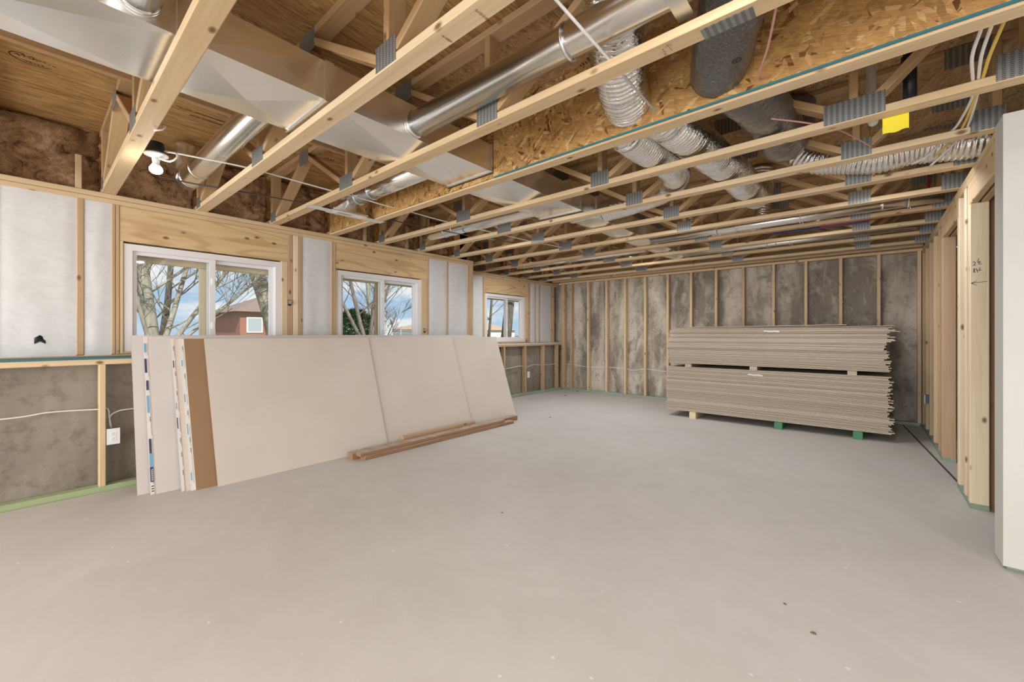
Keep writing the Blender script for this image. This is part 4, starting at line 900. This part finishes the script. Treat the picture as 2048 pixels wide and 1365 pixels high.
for k in range(38):
    j = rnd.uniform(-0.03, 0.05) - (0.03 if 24 > k > 4 else 0); q = rnd.uniform(-0.012, 0.012); w = rnd.uniform(-0.004, 0.004)
    if k == 35: j = 0.085
    stack_sheet(z, T, SX0 + 0.02 + q, SX1 + j, SY0 + w, SY1 + w, 'grey brown sheet edge in the upper bundle of the flat drywall stack', 'upper bundle of flat drywall'); z += T
stack_sheet(z + 0.002, 0.0125, SX0 + 0.10, SX1 + 0.02, SY0 + 0.02, SY1, 'second loose sheet from the top of the flat drywall stack', 'loose sheets on the stack')
stack_sheet(z + 0.018, 0.0125, SX0 + 0.09, SX1 + 0.045, SY0 + 0.05, SY1, 'loose sheet just below the topmost one on the flat stack', 'loose sheets on the stack', -0.003)
stack_sheet(z + 0.036, 0.0125, SX0 + 0.26, SX1 - 0.37, SY0 + 0.10, SY1, 'topmost short loose sheet on the flat drywall stack', 'loose sheets on the stack', -0.006)
for k, (x, m, l) in enumerate(((-1.93, 'pine_pale', 'pale runner block under the left end of the drywall stack'), (-0.90, 'green_paint', 'green runner block under the middle of the drywall stack'), (-0.135, 'green_paint', 'green runner block under the right end of the drywall stack'))):
    b = bar('runner_block', (x, SY0 - 0.035, 0), (x + 0.085, SY1 - 0.05, 0.0865), 'y', M[m]); tag(b, l, 'wood block', 'blocks under the stack')
for k, (x, l) in enumerate(((-2.00, 'left spacer between the two drywall bundles'), (-1.18, 'middle spacer between the two drywall bundles'), (-0.185, 'right spacer between the two drywall bundles'))):
    e = empty('stack_spacer', (x, SY0, zl)); tag(e, l, 'spacer', 'spacers between the bundles')
    for q in range(3): box('strip', (x, SY0 - 0.004, zl + 0.001 + q * 0.016), (x + 0.085, SY1 - 0.03, zl + 0.0155 + q * 0.016), M['gyp_edge'], e)
# paper label tabs on the stack edges
for k, (x, zz, l) in enumerate(((-1.02, 1.222, 'white torn paper tab near the top edge of the stack'), (-1.20, 0.655, 'white torn paper tab under the gap of the stack'))):
    p = grid('paper_tab', (x, SY0 - 0.006, zz), (0.17, 0, -0.004), (0, 0, 0.018), 8, 2, lambda s, t: Vector((0, -0.004 * math.sin(s * 7), 0.003 * math.sin(s * 11))), M['tape']); tag(p, l, 'paper')

# ------------------------------------------------------------------ outlets and low cables
def outlet(x, y, z, label, facing):
    e = empty('outlet', (x, y, z)); tag(e, label, 'outlet', 'white outlets')
    def q(nm, a, b, c, d, t0, t1, m): return box(nm, (x + t0, y + a, z + c), (x + t1, y + b, z + d), M[m], e)
    q('outlet_box', -0.026, 0.026, -0.05, 0.05, -0.06, 0.0, 'sky_blue'); q('cover', -0.037, 0.037, -0.060, 0.060, 0.0, 0.006, 'plastic_white')
    for s in (-0.020, 0.020):
        V = []; n = 20
        for k in range(n):
            a = 2 * math.pi * k / n; V.append((0.0, 0.0175 * math.cos(a), max(-0.0145, min(0.0145, 0.0175 * math.sin(a)))))
        V = V + [(0.0022, p[1], p[2]) for p in V]; F = [tuple(range(n, 2 * n))] + [(k, (k + 1) % n, n + (k + 1) % n, n + k) for k in range(n)]
        rc = mesh('receptacle', V, F, M['plastic_white'], e, (x + 0.006, y, z + s))
        for dy in (-0.006, 0.006): box('slot', (x + 0.0081, y + dy - 0.001, z + s), (x + 0.0085, y + dy + 0.001, z + s + 0.008), M['ink'], rc)
        box('slot', (x + 0.0081, y - 0.002, z + s - 0.009), (x + 0.0085, y + 0.002, z + s - 0.005), M['ink'], rc)
    return e
outlet(XL + 0.001, 0.416, 0.411, 'white duplex outlet beside the stud at the near left wall', 1)
outlet(XL2 + 0.001, 6.37, 0.40, 'white outlet on the far recessed wall', 1)
cable('low_cable', [(-4.425, -0.9, 0.63), (-4.425, -0.13, 0.618), (-4.425, 0.094, 0.634), (-4.425, 0.338, 0.622), (-4.42, 0.39, 0.62), (-4.42, 0.396, 0.56), (-4.42, 0.41, 0.47)], 0.005, 'cable_white', 'white cable on the near concrete running to the outlet')
cable('low_cable', [(-4.42, 0.405, 0.47), (-4.42, 0.40, 0.555), (-4.425, 0.44, 0.59), (-4.43, 0.53, 0.60), (-4.43, 0.9, 0.59)], 0.005, 'cable_white', 'white cable leaving the near outlet behind the leaning sheets')
cable('low_cable', [(-5.11, 5.3, 0.53), (-5.11, 5.78, 0.552), (-5.11, 6.19, 0.578), (-5.11, 6.30, 0.555), (-5.11, 6.43, 0.552), (-5.11, 6.635, 0.582), (-5.11, 6.87, 0.556), (-5.11, 7.05, 0.556), (-5.11, 7.40, 0.554)], 0.005, 'cable_white', 'white cable threaded through the recessed left wall studs')
cable('low_cable', [(-5.0, 7.565, 0.553), (-4.81, 7.565, 0.545), (-4.40, 7.565, 0.512), (-3.98, 7.565, 0.53), (-3.58, 7.565, 0.52), (-3.42, 7.565, 0.502), (-3.18, 7.565, 0.538), (-2.80, 7.565, 0.517), (-2.3, 7.565, 0.53), (-1.5, 7.565, 0.52)], 0.005, 'cable_white', 'white cable threaded through the back wall studs')
# crumbs on the floor
for k, (x, y, s, l) in enumerate(((-4.45, 6.75, 0.03, 'dark crumb of debris near the recessed wall'), (-4.6, 7.42, 0.035, 'dark scrap of debris at the back wall plate'), (-3.45, 4.85, 0.02, 'small dark crumb on the floor past the leaning sheets'), (-0.165, 2.03, 0.016, 'small dark crumb on the open floor'), (-0.28, 2.17, 0.012, 'tiny dark crumb beside another on the open floor'), (-1.85, 2.05, 0.01, 'tiny dark crumb in the middle of the floor'))):
    V = []; r = random.Random(k)
    for a in range(7):
        t = 2 * math.pi * a / 7; q = s * r.uniform(0.5, 1); V.append((q * math.cos(t), q * 0.6 * math.sin(t), 0.0))
    V += [(p[0] * 0.6, p[1] * 0.6, s * 0.35) for p in V]
    F = [(a, (a + 1) % 7, 7 + (a + 1) % 7, 7 + a) for a in range(7)] + [tuple(range(7, 14))]
    tag(mesh('debris_crumb', V, F, M['ink_soft'], None, (x, y, 0.0005)), l, 'debris')

# ------------------------------------------------------------------ outdoors
GZ = 0.62
gr = box('ground', (-120, -60, GZ - 0.3), (-6.0, 160, GZ), M['grass']); tag(gr, 'dry winter lawn outside the windows', 'ground', kind='structure')
def branch(parts, p, d, L, r, depth, rng, spread, upw, segs=4, sides=6):
    pts = [p.copy()]; q = p.copy(); dd = d.copy()
    for k in range(segs):
        dd = (dd + Vector((rng.uniform(-1, 1), rng.uniform(-1, 1), rng.uniform(-0.6, 1) * 0.7 + upw)) * 0.13).normalized(); q = q + dd * L / segs; pts.append(q.copy())
    parts.append(tubedata(pts, lambda i: max(0.006, r * (1 - 0.55 * i / segs)), sides if depth > 1 else (4 if depth == 1 else 3), False))
    if depth == 0: return
    n = rng.randint(3, 5) if depth > 1 else rng.randint(4, 6)
    for k in range(n):
        t = rng.uniform(0.3, 1.0) if k else 1.0; i = min(segs - 1, int(t * segs)); base = pts[i].lerp(pts[i + 1], t * segs - i) if i < segs else pts[-1]
        ax = Vector((rng.uniform(-1, 1), rng.uniform(-1, 1), rng.uniform(-0.5, 0.8))); nd = (dd + ax * spread).normalized()
        branch(parts, base, nd, L * rng.uniform(0.55, 0.8), max(0.0075, r * 0.42 * (1.1 - 0.3 * t)), depth - 1, rng, spread, upw, 4 if depth > 1 else 3, sides)
def tree(loc, trunks, depth, seed, label, mat='bark', spread=0.75, group='bare trees outside the windows'):
    rng = random.Random(seed); e = empty('bare_tree', loc); tag(e, label, 'tree', group); tp, bp = [], []
    for (dx, dy, dz, L, r, nb) in trunks:
        d = Vector((dx, dy, dz)).normalized(); pts = [Vector((0, 0, -0.1))]; q = pts[0]
        for k in range(6):
            d2 = (d + Vector((rng.uniform(-1, 1), rng.uniform(-1, 1), 0)) * 0.05).normalized(); q = q + d2 * L / 6; pts.append(q)
        tp.append(tubedata(pts, lambda i: r * (1.12 - 0.55 * i / 6), 10, True))
        for k in range(nb):
            t = 0.18 + 0.82 * (k + rng.random()) / nb; i = min(5, int(t * 6)); base = pts[i].lerp(pts[i + 1], t * 6 - i)
            a = rng.uniform(0, 6.28); nd = (d * 0.5 + Vector((math.cos(a), math.sin(a), 0.35))).normalized()
            branch(bp, base, nd, L * rng.uniform(0.30, 0.5), min(0.045, r * (0.34 - 0.16 * t)), depth, rng, spread, 0.15)
    V, F = join(tp); mesh('trunk', V, F, M[mat], e, loc, None, True)
    if bp: V, F = join(bp); mesh('branches', V, F, M[mat], e, loc, None, True)
    return e
tree((-13.0, 1.98, GZ), [(-0.1, -0.10, 1, 5.2, 0.135, 10), (-0.2, 0.30, 1, 4.6, 0.06, 9), (0.1, 0.62, 1, 4.6, 0.055, 9), (0.15, 0.95, 1, 4.2, 0.04, 7), (0.2, -0.3, 1, 4.6, 0.045, 8)], 3, 11, 'bare many stemmed tree filling the left pane of the near window')
tree((-13.1, 4.78, GZ), [(0, -0.27, 1, 8.0, 0.21, 6)], 2, 23, 'leaning pale trunk in the right pane of the near window')
tree((-16.0, 9.3, GZ), [(0, -0.55, 1, 6, 0.07, 7), (0, -0.25, 1, 6, 0.08, 7), (0.1, 0.05, 1, 6, 0.07, 6), (0, 0.35, 1, 6, 0.06, 6)], 2, 31, 'bare bushy tree behind the evergreen in the middle window', 'grey_brush')
tree((-12.0, 9.75, GZ), [(0, -0.03, 1, 7, 0.15, 6)], 2, 41, 'upright trunk behind the mullion of the middle window')
tree((-11.5, 11.4, GZ), [(0, -0.02, 1, 3.0, 0.20, 0), (0.1, -0.9, 1, 5.5, 0.09, 5), (0, -0.45, 1.0, 6, 0.08, 5)], 2, 51, 'tree with thick low limbs at the right of the middle window')
tree((-11.0, 12.35, GZ), [(0, 0.14, 1, 7, 0.20, 6)], 2, 61, 'thick trunk in the left pane of the far window', 'bark_dark')
tree((-10.6, 13.55, GZ), [(0, -0.23, 1, 7, 0.19, 5)], 2, 71, 'leaning trunk in the right pane of the far window')
tree((-13.5, 14.0, GZ), [(0, -0.2, 1, 6, 0.07, 9), (0, 0.1, 1, 6, 0.06, 9)], 3, 81, 'thin twiggy tree behind the far window', 'bark_dark')
tree((-24.0, 14.5, GZ), [(0, -0.15, 1, 7, 0.14, 9), (0, 0.2, 1, 6, 0.1, 8)], 2, 91, 'distant bare tree between near and middle windows')
tree((-22, 3.5, GZ), [(0, 0.1, 1, 6, 0.12, 9), (0, -0.3, 1, 6, 0.1, 9)], 2, 95, 'distant bare tree behind the many stemmed one', 'bark_dark')
def bush(loc, sx, sy, sz, mat, label, seed, n=2600, leaf=0.09):
    rng = random.Random(seed); V, F = [], []
    for k in range(n):
        a, u = rng.uniform(0, 6.283), rng.random(); h = u * sz; rr = (1 - (h / sz) ** 2.2) ** 0.5 * rng.uniform(0.55, 1.0)
        p = Vector((sx * rr * math.cos(a), sy * rr * math.sin(a), h)); d = Vector((rng.uniform(-1, 1), rng.uniform(-1, 1), rng.uniform(-0.3, 1.2))).normalized(); s = d.cross(Vector((rng.random(), rng.random(), rng.random()))).normalized()
        L = leaf * rng.uniform(0.7, 1.6); i = len(V); V += [p - s * L * 0.28, p + s * L * 0.28, p + d * L * 1.6]; F.append((i, i + 1, i + 2))
    e = empty('evergreen_bush' if mat == 'needles' else 'brush_thicket', loc); tag(e, label, 'bush')
    mesh('foliage', V, F, M[mat], e, loc); tube('stem', [Vector(loc), Vector(loc) + Vector((0.02, 0, sz * 0.8))], 0.06, M['bark_dark'], e, 6, straight=True)
bush((-19.0, 10.3, GZ), 1.3, 1.2, 1.75, 'needles', 'dark evergreen bush in the left pane of the middle window', 3, 6000)
tree((-18.5, 11.6, GZ), [(0, -0.5, 1, 1.9, 0.03, 7), (0.2, 0.3, 1, 1.9, 0.03, 7), (-0.2, 0, 1, 2.0, 0.03, 7)], 2, 44, 'low grey twiggy shrub right of the evergreen bush', 'grey_brush')
bush((-15.5, 1.3, GZ), 0.6, 0.7, 1.05, 'needles', 'small evergreen at the left foot of the near window', 5, 3000)
# neighbour house
def house(cx, cy, wx, wy, eave, peak, mats, label, wins=True):
    e = empty('house', (cx, cy, GZ)); tag(e, label, 'house', 'houses beyond the yard')
    box('walls', (cx - wx / 2, cy - wy / 2, GZ), (cx + wx / 2, cy + wy / 2, eave), M[mats[0]], e)
    o = 0.5; a, b, c, d = cx - wx / 2 - o, cx + wx / 2 + o, cy - wy / 2 - o, cy + wy / 2 + o; k = min(wx, wy) / 2
    V = [(a, c, eave), (b, c, eave), (b, d, eave), (a, d, eave), (cx, c + k, peak), (cx, d - k, peak)]
    ce_ = Vector((cx, cy, eave)); mesh('roof', [Vector(p) - ce_ for p in V], [(0, 1, 4), (1, 2, 5, 4), (2, 3, 5), (3, 0, 4, 5), (3, 2, 1, 0)], M[mats[1]], e, ce_)
    if wins:
        for q in range(4):
            y = cy - wy / 2 + wy * (q + 0.5) / 4
            f = box('house_window', (cx + wx / 2, y - 0.55, GZ + 0.7), (cx + wx / 2 + 0.05, y + 0.55, GZ + 1.9), M['house_white'], e)
            box('house_pane', (cx + wx / 2 + 0.05, y - 0.45, GZ + 0.8), (cx + wx / 2 + 0.06, y + 0.45, GZ + 1.8), M['house_pane'], f)
house(-40, 14.1, 9, 7.8, 2.9, 4.7, ('brick', 'roof'), 'red brick house with brown roof seen in the near window')
house(-58, 52, 9, 22, 2.0, 3.5, ('house_white', 'roof_tan'), 'distant house with tan roof seen in the middle window')
house(-60, 92, 9, 22, 2.2, 3.3, ('house_white', 'roof_tan'), 'distant pale house seen in the far window')
# wire fence beyond the evergreen
fe = empty('wire_fence', (-22, 12, GZ)); tag(fe, 'pale wire fence low behind the evergreen bush', 'fence')
for k in range(5): lumber('post', (-22, 11 + k * 2, GZ), (-22, 11 + k * 2, GZ + 0.85), 0.06, 0.06, M['house_white'], fe)
for k in range(6): tube('wire', [(-22, 11, GZ + 0.1 + 0.14 * k), (-22, 19, GZ + 0.1 + 0.14 * k)], 0.012, M['house_white'], fe, 4, straight=True)
